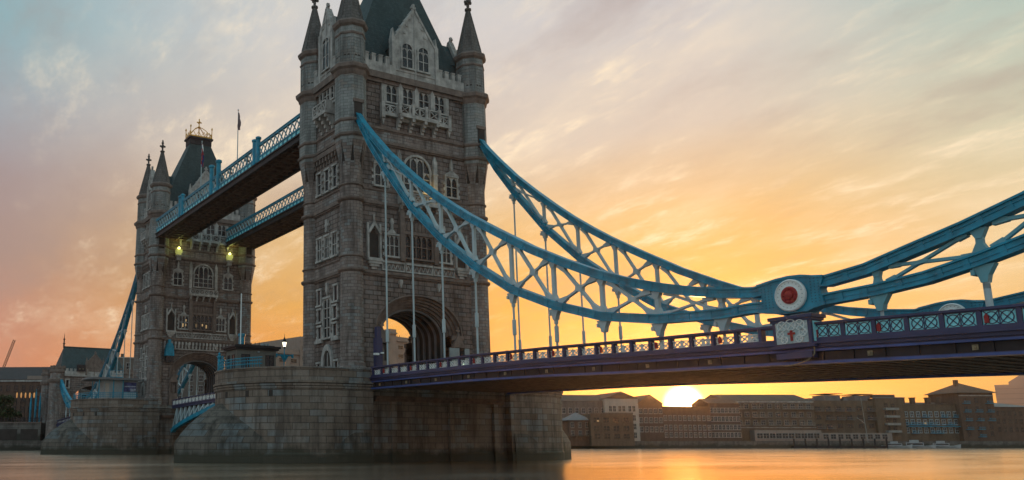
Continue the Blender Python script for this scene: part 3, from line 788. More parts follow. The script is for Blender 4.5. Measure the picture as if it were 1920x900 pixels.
    pierced_rail(b, -5.6, -3.4, 46.2, 47.5, .35, .5, 1.1); pierced_rail(b, 3.4, 5.6, 46.2, 47.5, .35, .5, 1.1)
    for u in (-5.55, 5.55): b.box(u - .25, u + .25, 45.5, 47.8, -.05, .62)
    for u in (-5.5, 5.5): b.prism([(u - .25, 45.5), (u, 44.6), (u + .25, 45.5)], .0, .45)
    for k, u in enumerate((-3.0, -1.0, 1.0, 3.0)):
        for w_, z0, z1 in ((1.2, 45.45, 45.9), (.85, 45.05, 45.45), (.5, 44.6, 45.05), (.25, 44.2, 44.6)): b.box(u - .22, u + .22, z0, z1, -.05, w_)
    b.box(-3.2, 3.2, 45.5, 45.9, -.05, .45)
    b.build('balcony', 'trim', t)
    window(t, fr, 0, 35.95, 4.2, 4.9, 4, 2, teeth=False, proud=.25, arch=2.1)
    for u in (-5.85, 5.85):
        window(t, fr, u, 35.95, 1.85, 2.9, 2, 1, proud=.22)
        b = MB().frame(*fr); b.prism([(u - 1.2, 39.15), (u + 1.2, 39.15), (u + .3, 39.7), (u, 40.0), (u - .3, 39.7)], 0, .3); b.box(u - .2, u + .2, 39.7, 40.9, 0, .35)
        b.prism([(u - .16, 40.9), (u + .16, 40.9), (u, 41.5)], .05, .3); b.build('statue', 'trim', t)
    for u in (-2.95, 2.95):
        b = MB().frame(*fr); b.box(u - .3, u + .3, 35.5, 40.6, -.05, .42); b.prism([(u - .3, 40.6), (u + .3, 40.6), (u, 41.4)], 0, .36); b.box(u - .38, u + .38, 38.6, 38.85, 0, .5)
        b.build('pilaster', 'trim', t)
    b = MB().frame(*fr)                                              # middle balcony
    b.box(-3.2, 3.2, 33.75, 34.05, -.05, 1.15); pierced_rail(b, -3.15, 3.15, 34.05, 35.3, .9, 1.05, 1.05)
    b.box(-3.2, -3.05, 34.05, 35.3, 0, 1.0); b.box(3.05, 3.2, 34.05, 35.3, 0, 1.0)
    for u in (-2.9, -1.45, 0, 1.45, 2.9):
        for w_, z0, z1 in ((1.0, 33.4, 33.75), (.65, 33.05, 33.4), (.35, 32.7, 33.05)): b.box(u - .16, u + .16, z0, z1, -.05, w_)
    b.build('balcony', 'trim', t)
    b = MB().frame(*fr)                                              # carved bay over the arch
    for u in (-2.75, 2.75): b.box(u - .35, u + .35, 25.9, 32.6, -.05, .55); b.prism([(u - .35, 32.6), (u + .35, 32.6), (u, 33.6)], 0, .5)
    b.box(-2.4, 2.4, 29.75, 30.2, -.05, .3); b.box(-2.4, 2.4, 31.9, 32.2, -.05, .3)
    for k in range(8):
        u = -2.1 + k * .6; b.prism([(u - .25, 30.3), (u + .25, 30.3), (u + .25, 31.1), (u, 31.6), (u - .25, 31.1)], 0, .12)
    b.build('bay_panel', 'string', t)
    window(t, fr, 0, 26.5, 4.3, 3.2, 5, 1, teeth=False, proud=.3, frame_mat='string')
    for u in (-4.25, 4.25): window(t, fr, u, 26.5, 2.0, 2.8, 3, 1, proud=.22, lit=False)
    for u in (-4.25, 4.25):
        b = MB().frame(*fr); b.prism([(u - .7, 29.6), (u + .7, 29.6), (u, 30.3)], 0, .25); b.box(u - .18, u + .18, 30.2, 31.6, 0, .3); b.box(u - .3, u + .3, 30.9, 31.3, 0, .25)
        b.build('statue', 'trim', t)
    for u in (-7.1, 7.1):                                            # canopied niches
        b = MB().frame(*fr)
        b.box(u - 1.1, u - .8, 25.9, 29.4, -.05, .4); b.box(u + .8, u + 1.1, 25.9, 29.4, -.05, .4)
        b.prism([(u - 1.1, 29.2), (u - .75, 29.2), (u, 30.3), (u + .75, 29.2), (u + 1.1, 29.2), (u, 31.0)], 0, .5)
        b.box(u - .1, u + .1, 30.9, 31.8, .1, .3)
        for s_ in (-1, 1): b.box(u + s_ * .95 - .14, u + s_ * .95 + .14, 29.4, 30.6, .05, .35)
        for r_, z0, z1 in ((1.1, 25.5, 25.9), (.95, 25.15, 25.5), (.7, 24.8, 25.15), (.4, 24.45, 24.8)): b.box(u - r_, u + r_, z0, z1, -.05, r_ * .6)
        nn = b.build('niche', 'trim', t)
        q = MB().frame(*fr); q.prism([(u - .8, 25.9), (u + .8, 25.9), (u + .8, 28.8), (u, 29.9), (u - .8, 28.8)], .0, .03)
        q.build('niche_recess_shade', 'dark', nn)  # flat dark panel paints the shaded hollow of the niche
    b = MB().frame(*fr)
    for a, c in ((-5.9, -2.3), (-2.2, 2.2), (2.3, 5.9)):
        b.box(a, c, 24.45, 24.65, -.05, .3); b.box(a, c, 25.5, 25.75, -.05, .34); b.box(a, a + .15, 24.65, 25.5, -.05, .28); b.box(c - .15, c, 24.65, 25.5, -.05, .28)
        n = round((c - a - .3) / .7); s_ = (c - a - .3) / n
        for k in range(n):
            x = a + .15 + k * s_; b.bar((x, 24.7, .1), (x + s_ / 2, 25.45, .1), .1, .14); b.bar((x + s_ / 2, 25.45, .1), (x + s_, 24.7, .1), .1, .14)
    b.build('carved_panel', 'trim', t)
    for u in (-3.0, 3.2): b = MB().frame(*fr); b.box(u - .25, u + .25, 22.9, 23.4, -.05, .35); b.prism([(u - .25, 22.9), (u, 22.3), (u + .25, 22.9)], .0, .3); b.build('pendant', 'trim', t)
    if corbels:
        b = MB().frame(*fr); n = 22
        for k in range(n):
            u = -8.3 + k * 16.6 / (n - 1)
            b.box(u - .2, u + .2, 22.95, 23.6, -.05, .4); b.box(u - .15, u + .15, 22.2, 22.95, -.05, .2)
        b.box(-8.4, 8.4, 21.95, 22.15, -.05, .15)
        b.build('corbel_table', 'trim', t)
    # ---- river side
    fr = fr_side()
    window(t, fr, 0, 48.7, 1.7, 1.9, 2, 1, teeth=False, proud=.3)
    for u in (-1.6, 1.6): window(t, fr, u, 48.7, .7, 1.7, 1, 1, teeth=False, proud=.25, head=False)
    b = MB().frame(*fr)
    b.box(-1.9, 1.9, 46.4, 46.7, -.05, 1.5); pierced_rail(b, -1.85, 1.85, 46.7, 48.3, 1.25, 1.4, 1.2)
    b.box(-1.9, -1.75, 46.7, 48.3, 0, 1.3); b.box(1.75, 1.9, 46.7, 48.3, 0, 1.3); b.box(-2.7, 2.7, 47.9, 48.2, -.05, .4)
    for u in (-1.5, 0, 1.5):
        for w_, z0, z1 in ((1.35, 45.9, 46.4), (.95, 45.4, 45.9), (.55, 44.9, 45.4), (.25, 44.4, 44.9)): b.box(u - .2, u + .2, z0, z1, -.05, w_)
    b.build('balcony', 'trim', t)
    b = MB().frame(*fr); b.box(-3.6, 3.6, 40.9, 41.6, -.05, .5)
    for k in range(9): u = -3.4 + k * .85; b.box(u - .2, u + .2, 40.2, 40.9, -.05, .4); b.box(u - .14, u + .14, 39.7, 40.2, -.05, .2)
    b.build('corbel_table', 'string', t)
    for u in (-2.2, 0, 2.2): window(t, fr, u, 35.9, 1.0, 3.0, 1, 1, head=False, proud=.24)
    for u in (-2.1, 0, 2.1): window(t, fr, u, 26.6, 1.15, 3.0, 2, 1, proud=.24)
    b = MB().frame(*fr); b.box(-.25, .25, 30.2, 31.9, -.05, .35); b.box(-.5, .5, 31.0, 31.3, -.05, .3); b.build('statue', 'trim', t)
    b = MB().frame(*fr); b.box(-.25, .25, 22.0, 23.2, -.05, .3); b.prism([(-.2, 22.0), (0, 21.5), (.2, 22.0)], 0, .25); b.build('statue', 'trim', t)
    for u in (-2.3, 2.3): window(t, fr, u, 20.5, .8, 2.0, 1, 0, head=False, teeth=False, proud=.18)
    window(t, fr, 0, 15.9, 1.7, 5.2, 2, 3, proud=.26)
    for u in (-2.1, 2.1):
        window(t, fr, u, 15.9, .9, 1.6, 1, 0, head=False, proud=.22); window(t, fr, u, 18.2, .9, 1.6, 1, 0, head=False, proud=.22)
    b = MB().frame(*fr)
    b.box(-3.3, -1.3, 15.3, 15.7, -.05, .35); b.box(1.3, 3.3, 15.3, 15.7, -.05, .35)
    def pt_arch(h, zs, za, n=8):
        L = [(-h + h * (1 - math.cos(k / n * math.pi / 2)), zs + (za - zs) * math.sin(k / n * math.pi / 2)) for k in range(n + 1)]
        return L + [(-x, z) for x, z in L[-2::-1]]
    o = [(-1.5, 9.5)] + pt_arch(1.5, 12.3, 15.0) + [(1.5, 9.5)]; i_ = [(-1.0, 9.5)] + pt_arch(1.0, 12.3, 14.2) + [(1.0, 9.5)]
    b.strip([(u, v, .25) for u, v in i_], [(u, v, .3) for u, v in o]); b.strip([(u, v, .3) for u, v in o], [(u, v, 0) for u, v in o]); b.strip([(u, v, .0) for u, v in i_], [(u, v, .25) for u, v in i_])
    b.box(-1.0, 1.0, 11.6, 12.1, 0, .2); b.box(-.06, .06, 12.1, 13.9, 0, .15)
    d = b.build('doorway', 'trim', t)
    q = MB().frame(*fr); pts = [(u, v, .03) for u, v in i_]; q.add(pts, [tuple(range(len(pts)))][::1]); q.build('door', 'dark', d)
    for u in (-2.4, 2.4): window(t, fr, u, 11.3, .7, 1.3, 1, 0, head=False, teeth=False, proud=.2)
    return t
tower_s = make_tower('larger nearer gothic stone tower, its pointed roof cut off by the top of the picture', (0, 0, 0), False)
tower_n = make_tower('smaller distant gothic stone tower with a golden crown on its steep slate roof', (-82.3, 0, 0), True)
fr_ = fr_road()
for i_, (u_, v_) in enumerate(((-3.75, 27.1), (-4.35, 26.9), (-3.7, 28.1), (-1.3, 27.0), (.1, 27.3), (1.0, 26.9))):
    q_ = MB().frame(*fr_); q_.box(u_ - .14, u_ + .14, v_, v_ + (.75 if i_ % 2 else .5), .04, .06); q_.build('lit_pane', 'litglass', tower_n)

# ------------------------------------------------------------------ high walkways
def make_walkway(label, y0, y1):
    t = thing('high_walkway', label, 'footbridge', (0, (y0 + y1) / 2, 0), 0, 'high level walkways')
    X0, X1 = -76.6, -5.7; hy = (y1 - y0) / 2
    b = MB()
    b.box(X0, X1, -hy + .3, hy - .3, 46.1, 46.3)
    n = 36; st = (X1 - X0) / n
    for k in range(n + 1): b.box(X0 + k * st - .12, X0 + k * st + .12, -hy + .3, hy - .3, 45.65, 46.1)
    for y in (-hy * .45, hy * .45): b.box(X0, X1, y - .15, y + .15, 45.75, 46.095)
    for k in range(n):
        a = X0 + k * st; b.bar((a, -hy + .4, 45.9), (a + st, hy - .4, 45.9), .14, .14); b.bar((a, hy - .4, 45.902), (a + st, -hy + .4, 45.902), .14, .14)
    b.build('underside', 'soffit', t)
    for s_ in (-1, 1):
        b = MB(); y = s_ * hy
        b.box(X0, X1, y - .22, y + .22, 45.5, 45.65); b.box(X0, X1, y - .1, y + .1, 45.65, 46.35); b.box(X0, X1, y - .3, y + .3, 46.35, 46.55)
        b.build('bottom_girder', 'web', t)
        b = MB()
        b.box(X0, X1, y - .12, y + .12, 46.55, 46.75); b.box(X0, X1, y - .2, y + .2, 47.3, 47.5)
        b.box(X0, X1, y - .2, y + .2, 49.2, 49.5); b.box(X0, X1, y - .28, y + .28, 49.5, 49.62)
        n2 = 48; s2 = (X1 - X0) / n2
        for k in range(n2 + 1): b.box(X0 + k * s2 - .16, X0 + k * s2 + .16, y - .16, y + .16, 46.75, 47.3)
        b.build('railing_frame', 'blue', t)
        b = MB(); b.box(X0, X1, y - .05, y + .05, 46.75, 47.3); b.build('railing_panel', 'cyan', t)
        b = MB()
        for k in range(n2):
            a = X0 + k * s2; b.bar((a, y + .05, 47.5), (a + s2, y + .05, 49.2), .16, .13, up=(0, 1, 0)); b.bar((a, y - .06, 49.2), (a + s2, y - .06, 47.5), .16, .13, up=(0, 1, 0))
        b.build('lattice', 'latticeblue', t)
    for xc, kind in ((-22.9, 0), (-59.4, 0), (-39.5, 1), (-42.9, 1)) if y0 < 0 else ():
        b = MB(); y = -hy - .12
        if kind == 0:
            for dx in (-.75, .75): b.lathe(xc + dx, y, [(.36, 46.5), (.36, 50.4), (.48, 50.5), (.48, 50.8), (.2, 50.95)], 10)
            b.box(xc - .75, xc + .75, y - .1, y + .1, 46.8, 50.2)
            b.box(xc - .3, xc + .3, y - .16, y, 47.8, 49.4)
        else:
            b.lathe(xc, y, [(.42, 46.5), (.42, 51.6), (.58, 51.75), (.58, 52.1), (.3, 52.25)], 12)
        b.build('pylon', 'blue', t, smooth=40)
    return t
make_walkway('nearer high level footbridge between the two towers, carrying the flagpoles', -11.3, -5.2)
make_walkway('farther high level footbridge behind and below the flagpole footbridge', 5.2, 11.3)

def flagpole(x, label, cols, drop):
    t = thing('flagpole', label, 'flagpole', (x, -11.0, 49.6))
    b = MB(); b.tube((0, 0, -1.8), (0, 0, 9.4), .11, 8, 0, .06); b.lathe(0, 0, [(.04, 9.3), (.16, 9.45), (.02, 9.65)], 8); b.build('pole', 'pale', t)
    b = MB(); n = 10
    P = []
    for i in range(n + 1):
        z = 9.0 - drop * i / n; w = .25 + .75 * math.sin(min(1, i / n * 1.15) * 2.4)
        P.append([(.08 + w * j / 6 * .9, .16 * math.sin(j * 1.7 + i * .6), z - .25 * j / 6) for j in range(7)])
    for i in range(n):
        for j in range(6):
            b.add([P[i][j], P[i][j + 1], P[i + 1][j + 1], P[i + 1][j]], [(0, 1, 2, 3)], ((i + 2 * j) // 3) % len(cols))
    b.build('flag', cols, t, smooth=60)
flagpole(-31.9, 'bare flagpole with a limp grey flag standing on the high footbridge nearer the big tower', ['flaggrey'], 3.2)
flagpole(-49.7, 'flagpole with a furled red and blue flag in front of the distant slate roof', ['flagred', 'flagblue', 'flagred', 'white'], 4.6)

# ------------------------------------------------------------------ deck level
PZ = [(10.6, 11.22), (35, 10.92), (52, 10.30), (62, 10.02), (76, 9.53), (92, 8.9)]
def pz(x):
    for (a, za), (c, zc) in zip(PZ, PZ[1:]):
        if x <= c: return za + (zc - za) * (x - a) / (c - a)
    return PZ[-1][1]
XN = [10.67, 20, 30, 40, 52, 62, 70, 76, 84, 91]
def dsweep(b, dz0, dz1, yc, hw, m=0, xs=None):
    xs = xs or XN; b.sweep([(x, pz(x)) for x in xs], dz0, dz1, hw, yc, m)

HX = [13.4 + 5.55 * k for k in range(8)] + [57.8, 68.6, 74.2, 79.8]
PED = 63.45
def lattice_panel(b, x0, x1, y, style):
    """pierced quatrefoil panel between x0..x1, on the deck slope"""
    zl, zh = (.98, .76) if style else (1.0, .60)
    z = lambda x, f: pz(x) - zl + zh * f
    L = x1 - x0
    def P(u, f): x = x0 + L * u; return (x, y, z(x, f))
    th = .05 if style else .085; lw = .042 if style else .07
    for h in range(2):
        u0 = h / 2; c = [P(u0 + .25 + .21 * math.cos(2 * math.pi * k / 12), .5 + .43 * math.sin(2 * math.pi * k / 12)) for k in range(13)]
        for a, d in zip(c, c[1:]): b.bar(a, d, lw, th, up=(0, 1, 0))
        b.bar(P(u0, 0), P(u0 + .5, 1), lw, th, up=(0, 1, 0)); b.bar(P(u0, 1), P(u0 + .5, 0), lw, th, up=(0, 1, 0))
    b.bar(P(.5, 0), P(.5, 1), lw, th, up=(0, 1, 0))

def make_deck(label, loc, rz, detail):
    t = thing('side_span_deck', label, 'bridge deck', loc, rz, 'side span decks')
    b = MB(); dsweep(b, -1.45, -1.25, 0, 9.6); b.build('road_surface', 'asphalt', t)
    b = MB()
    for s_ in (-1, 1): dsweep(b, -1.25, -1.1, s_ * 8.6, 1.6)
    b.build('footway', 'ground', t)
    # girder work under the road
    b = MB()
    dsweep(b, -1.65, -1.46, 0, 9.9)
    x = 11.5
    while x < 91: b.box(x - .12, x + .12, -9.9, 9.9, pz(x) - 2.45, pz(x) - 1.6); b.box(x - .3, x + .3, -9.9, 9.9, pz(x) - 2.5, pz(x) - 2.42); x += 1.39
    for y in (-7.6, -5, -2.5, 0, 2.5, 5, 7.6): dsweep(b, -2.2, -1.66, y, .12)
    b.build('cross_girder', 'soffit', t)
    for s_ in (-1, 1):
        y = s_ * 10.5; o = s_
        b = MB(); dsweep(b, -2.46, -1.7, y, .16); xx = 11.4
        while xx < 90: b.box(xx - .05, xx + .05, y - .26, y + .26, pz(xx) - 2.44, pz(xx) - 1.86); xx += 1.85
        b.build('girder_web', 'web', t)
        b = MB()
        dsweep(b, -2.66, -2.50, y + o * .05, .42, 1); dsweep(b, -2.50, -2.44, y, .3)
        dsweep(b, -1.86, -1.72, y + o * .02, .40, 1); dsweep(b, -1.74, -1.62, y, .32); dsweep(b, -1.62, -1.40, y + o * .06, .42); dsweep(b, -1.40, -1.28, y + o * .12, .55)
        dsweep(b, -1.28, -.98, y + o * .05, .26); dsweep(b, -.22, -.14, y + o * .05, .2); dsweep(b, -.14, 0, y + o * .05, .33)
        # posts between the panels
        k = 0; x = 10.75 + .2
        posts = []
        while x < 90.8:
            if abs(x - PED) > 1.1:
                b.box(x - .12, x + .12, y + o * .05 - .24, y + o * .05 + .24, pz(x) - 1.0, pz(x) - .02); posts.append(x)
            x += 1.85
        b.build('parapet', ['navy', 'navylight'], t)
        if s_ < 0 or detail < 2:
            if s_ < 0 and detail == 2:
                for a, c in zip(posts, posts[1:]):
                    if c - a > 2.0: continue
                    q = MB(); lattice_panel(q, a + (.2 if a > PED else .14), c - (.2 if a > PED else .14), y - .21 if a > PED else y + o * .05, a > PED)
                    if a > PED:
                        lp = q.build('parapet_panel', 'navy', t)
                        q = MB(); q.sweep([(a + .16, pz(a + .16)), (c - .16, pz(c - .16))], -.97, -.22, .03, y - .16); q.build('panel_backing', 'cyan', lp)
                    else: q.build('parapet_panel', 'white', t)
        if detail < 2 or s_ > 0:
            q = MB()
            for a, c in zip(posts, posts[1:]):
                if c - a < 2: lattice_panel(q, a + .14, c - .14, y + o * .05, False)
            q.build('parapet_panel', 'white', t)
        if s_ < 0:
            for i, xx in enumerate([h for h in HX]):
                q = MB().frame((xx, y - .2, pz(xx) - .62), (1, 0, 0), (0, 0, 1), (0, -1, 0))
                q.prism([(-.1, -.26), (.1, -.26), (.11, .1), (0, .26), (-.11, .1)], 0, .12)
                q.build('shield', 'red', t)
            for i in range(15):
                xx = 13.4 + 5.55 * i - 1.0
                q = MB().frame((xx, y - .17, pz(xx) - 2.16), (1, 0, 0), (0, 0, 1), (0, -1, 0))
                q.box(-.15, .15, -.15, .15, 0, .06); q.lathe(0, 0, [(.11, .05), (.06, .12)], 8); q.build('rosette', 'studs', t)
        # pedestal under the chain pin
        b = MB(); z = pz(PED); yc = y + o * .1
        b.box(PED - 1.3, PED + 1.3, yc - .62, yc + .62, z - 1.5, z + .28); b.box(PED - 1.5, PED + 1.5, yc - .8, yc + .8, z + .28, z + .5); b.box(PED - 1.4, PED + 1.4, yc - .7, yc + .7, z + .12, z + .285)
        b.box(PED - 1.5, PED + 1.5, yc - .75, yc + .75, z - 1.62, z - 1.45); b.box(PED - 1.2, PED + 1.2, yc - .66, yc + .55, z - 2.3, z - 1.9)
        ped = b.build('pedestal', 'navy', t)
        if s_ < 0:
            f = yc - .62
            q = MB(); q.box(PED - 1.08, PED + 1.08, f - .03, f + .02, z - 1.3, z + .1)
            pn = q.build('crest_panel', 'palepanel', ped)
            q = MB()
            for cx_, cz_, r_ in ((-.6, -.15, .32), (0, -.1, .36), (.6, -.15, .32), (-.78, -.65, .24), (.78, -.65, .24), (-.5, -1.05, .22), (.5, -1.05, .22)):
                c = [(PED + cx_ + r_ * math.cos(a * math.pi / 6), f - .06, z + cz_ + r_ * math.sin(a * math.pi / 6)) for a in range(13)]
                for p1, p2 in zip(c, c[1:]): q.bar(p1, p2, .06, .07, up=(0, 1, 0))
                for a in (.8, 2.4): q.bar((PED + cx_ - r_ * math.cos(a), f - .05, z + cz_ - r_ * math.sin(a)), (PED + cx_ + r_ * math.cos(a), f - .05, z + cz_ + r_ * math.sin(a)), .05, .05, up=(0, 1, 0))
            q.build('tracery', 'white', pn)
            q = MB(); q.box(PED - .07, PED + .07, f - .12, f - .03, z - 1.15, z - .45); q.box(PED - .24, PED + .24, f - .121, f - .031, z - .74, z - .6); q.build('red_cross', 'red', pn)
            q = MB(); q.box(PED + 1.3, PED + 1.33, yc - .42, yc + .42, z - 1.25, z + .05); sp = q.build('side_panel', 'cyan', ped)
            q = MB(); q.box(PED + 1.33, PED + 1.39, yc - .16, yc + .16, z - 1.15, z - .55); q.prism([(yc - .1, z - .55), (yc + .1, z - .55), (yc, z - .3)], PED + 1.33, PED + 1.39, 0, axis=0); q.build('shield', 'red', sp)
    if detail == 2:
        pts = [(PED + 1.25, -11.0, pz(PED) - 1.6), (PED + 1.3, -11.15, pz(PED) - 2.1), (PED + .9, -11.2, pz(PED) - 2.45), (PED + .1, -11.2, pz(PED) - 2.68), (PED - .8, -11.15, pz(PED) - 2.74)]
        b = MB()
        for p1, p2 in zip(pts, pts[1:]): b.tube(p1, p2, .045, 6)
        b.build('cable', 'studs', t)
    return t
make_deck('long dark purple bridge deck running right from the near tower, with white pierced parapet', (0, 0, 0), 0, 2)
make_deck('far bridge deck with dark parapet behind the distant pier at left', (-82.3, 0, 0), math.pi, 1)

# ------------------------------------------------------------------ suspension chains
TOP = [(5.6, 46.6), (6.6, 45.5), (8.6, 43.1), (10.8, 40.8), (14.2, 37.45), (17.8, 34.35), (21, 31.75), (24, 29.45), (26.8, 27.5), (29.4, 25.8), (31.9, 24.3), (34.3, 22.9), (36.6, 21.6), (38.7, 20.4), (42.7, 18.42), (46.3, 16.78), (49.6, 15.5), (52.7, 14.55), (55.5, 13.8), (58.2, 13.24), (60.6, 12.92), (61.6, 13.02)]
BOT = [(5.8, 45.2), (7.1, 43.8), (10.0, 39.3), (13.4, 35.0), (18.9, 28.75), (24.5, 23.75), (30, 19.75), (35.5, 16.4), (41.1, 14.05), (46.6, 12.32), (52.2, 11.38), (57.8, 11.05), (60.4, 11.12), (61.8, 11.0)]
STOP = [(64.5, 13.08), (65.6, 12.90), (68, 13.2), (70.4, 13.82), (73.5, 14.6), (76.5, 15.5), (80, 16.8), (84, 18.55), (88, 20.8), (91, 22.6)]
SBOT = [(64.4, 10.8), (65.6, 11.0), (68.6, 11.12), (71.4, 11.4), (74.2, 11.95), (76.6, 12.55), (79.8, 13.6), (83, 15.0), (87, 17.4), (91, 20.9)]
def interp(L, x):
    for (a, za), (c, zc) in zip(L, L[1:]):
        if x <= c: return za + (zc - za) * (x - a) / (c - a)
    return L[-1][1]
def chord(pts, top, sign, w=.26, dep=.74):
    """box girder with projecting flanges hung below (sign -1) or built above (+1) the edge line"""
    b = MB(); d = sign * dep
    for a, c, hw in ((0, .13 * sign, .40), (.13 * sign, d * .84, w), (d * .84, d, .40)):
        b.sweep(pts, min(a, c), max(a, c), hw)
    b.sweep(pts, min(d * .4, d * .46), max(d * .4, d * .46), w + .06)
    acc = 0.0                                                         # riveted cover plates at intervals
    for (x0, z0), (x1, z1) in zip(pts, pts[1:]):
        L = math.hypot(x1 - x0, z1 - z0); m = max(1, round(L / 1.9))
        for k in range(m):
            f0 = (k + .42) / m; f1 = f0 + .34 / L
            if f1 < 1: b.sweep([(x0 + (x1 - x0) * f0, z0 + (z1 - z0) * f0), (x0 + (x1 - x0) * f1, z0 + (z1 - z0) * f1)], min(d * .14, d * .84), max(d * .14, d * .84), w + .045)
    return b
def make_chain(label, loc, rz, full):
    t = thing('suspension_chain', label, 'suspension chain', loc, rz, 'suspension chains')
    chord(TOP, 0, -1).build('upper_chord', 'blue', t); chord(BOT, 0, 1).build('lower_chord', 'blue', t)
    chord(STOP, 0, -1).build('upper_chord', 'blue', t); chord(SBOT, 0, 1).build('lower_chord', 'blue', t)
    # pin joint plates
    pl = [(60.9, 12.9), (61.6, 13.0), (62.3, 13.1), (63.2, 13.16), (64.1, 13.1), (64.8, 12.94), (65.5, 12.8), (65.2, 12.1), (65.4, 11.2), (64.8, 10.95), (64.2, 10.74), (62.5, 10.74), (61.9, 10.95), (61.0, 11.2), (61.2, 12.0)]
    b = MB(); b.prism(pl, -.41, .41, 0, axis=1)
    b.sweep([(60.9, 12.92), (61.6, 13.02), (62.3, 13.12), (63.2, 13.18), (64.1, 13.12), (64.8, 12.96), (65.5, 12.86)], -.1, .06, .5); b.sweep([(60.9, 11.1), (61.9, 10.95), (62.5, 10.74)], -.06, .1, .5); b.sweep([(64.2, 10.74), (64.8, 10.95), (65.5, 11.05)], -.06, .1, .5)
    pp = b.build('joint_plate', 'blue', t)
    for s_ in (-1, 1):                                                # rivet rows on the plate
        b = MB()
        for x_ in (61.2, 61.45, 61.7, 61.95, 64.65, 64.9, 65.15):
            for k in range(9):
                zz = 11.25 + .19 * k; b.box(x_ - .03, x_ + .03, s_ * .41 - .03, s_ * .41 + .03, zz, zz + .06)
        b.build('rivet', 'bluedark', pp)
    for s_ in (-1, 1):
        b = MB().frame((63.3, s_ * .46, 11.9), (1, 0, 0), (0, 0, s_), (0, s_ * 1.0, 0)) if s_ < 0 else MB().frame((63.3, .46, 11.9), (-1, 0, 0), (0, 0, 1), (0, 1, 0))
        b.lathe(0, 0, [(1.07, -.02), (1.07, .14), (.99, .2), (.95, .12), (.66, .12), (.6, .2)], 32)
        rd = b.build('roundel', 'white', pp, smooth=30)
        b = MB(b.fr); b.lathe(0, 0, [(.61, .1), (.59, .2), (.5, .26), (.3, .22), (.28, .3), (.05, .34)], 24)
        for k in range(8):
            a = k * math.pi / 4; b.lathe(.42 * math.cos(a), .42 * math.sin(a), [(.09, .2), (.07, .3)], 6)
        b.build('boss', 'red', rd, smooth=30)
        b = MB(b.fr)
        for k in range(20):
            a = k * math.pi / 10; b.lathe(.84 * math.cos(a) + .0, .84 * math.sin(a), [(.035, .1), (.03, .15)], 6)
        b.build('rivet', 'greypanel', rd)
    # cross bracing
    nodes = HX[:9]
    def off(L, x): return .74 * math.sqrt(1 + ((interp(L, x + .5) - interp(L, x - .5))) ** 2)
    def zt(x): return interp(TOP, x) - off(TOP, x)
    def zb(x): return interp(BOT, x) + off(BOT, x)
    def zt2(x): return interp(STOP, x) - off(STOP, x)
    def zb2(x): return interp(SBOT, x) + off(SBOT, x)
    def brace(x0, x1, ft, fb, mt='pale'):
        b = MB(); w = .23
        h0, h1 = ft(x0) - fb(x0), ft(x1) - fb(x1)
        if h0 < .3 or h1 < .2: return
        e = min(.9, (x1 - x0) * .16)
        s0 = Vector((x0 + e, 0, ft(x0 + e))); s1 = Vector((x1 - e * .6, 0, fb(x1 - e * .6))); q0 = Vector((x0 + e * .8, 0, fb(x0 + e * .8))); q1 = Vector((x1 - e * .8, 0, ft(x1 - e * .8)))
        k = min(1.0, (h0 + h1) / 2 / 2.2)                             # slimmer members where the truss is shallow
        w *= .6 + .4 * k
        b.bar(s0, s1, w, .34, up=(0, 1, 0)); b.bar(q0, q1, w * .85, .30, up=(0, 1, 0))
        d = (s1 - s0); d2 = (q1 - q0)                                  # crossing gusset
        den = d.x * d2.z - d.z * d2.x
        tt = ((q0.x - s0.x) * d2.z - (q0.z - s0.z) * d2.x) / den; c = s0 + d * tt
        n1, n2 = d.normalized(), d2.normalized(); g = .5
        b.prism([(c.x + p.x, c.z + p.z) for p in (n1 * g, n2 * g * .9, -n1 * g, -n2 * g * .9)], -.2, .2, 0, axis=1)
        for p, dr in ((s0, n1), (s1, -n1), (q0, n2), (q1, -n2)):       # end gussets
            px = Vector((-dr.z, 0, dr.x)); gw, gl = .36 * k, .9 * k
            b.prism([((p + px * gw - dr * .15).x, (p + px * gw - dr * .15).z), ((p - px * gw - dr * .15).x, (p - px * gw - dr * .15).z), ((p + dr * gl - px * .13).x, (p + dr * gl - px * .13).z), ((p + dr * gl + px * .13).x, (p + dr * gl + px * .13).z)], -.19, .19, 0, axis=1)
        b.build('cross_brace', mt, t)
    XS = [9.6] + nodes
    for a, c in zip(XS, XS[1:]): brace(a, c, zt, zb)
    brace(68.6, 74.2, zt2, zb2, 'midblue'); brace(74.2, 79.8, zt2, zb2, 'midblue'); brace(79.8, 85.0, zt2, zb2, 'midblue')
    for x in nodes + [68.6, 74.2, 79.8]:
        ft, fb = (zt, zb) if x < 63 else (zt2, zb2)
        hh = ft(x) - fb(x)
        if hh > .2:
            b = MB(); b.bar((x, 0, fb(x) - .1), (x, 0, ft(x) + .1), .28, .36, up=(1, 0, 0)); g = min(.55, hh * .42)
            for zz, sg in ((ft(x), -1), (fb(x), 1)): b.prism([(x - g * .8, zz - .04 * sg), (x + g * .8, zz - .04 * sg), (x + .15, zz + g * sg), (x - .15, zz + g * sg)], -.2, .2, 0, axis=1)
            b.build('strut', 'pale' if x < 63 else 'midblue', t)
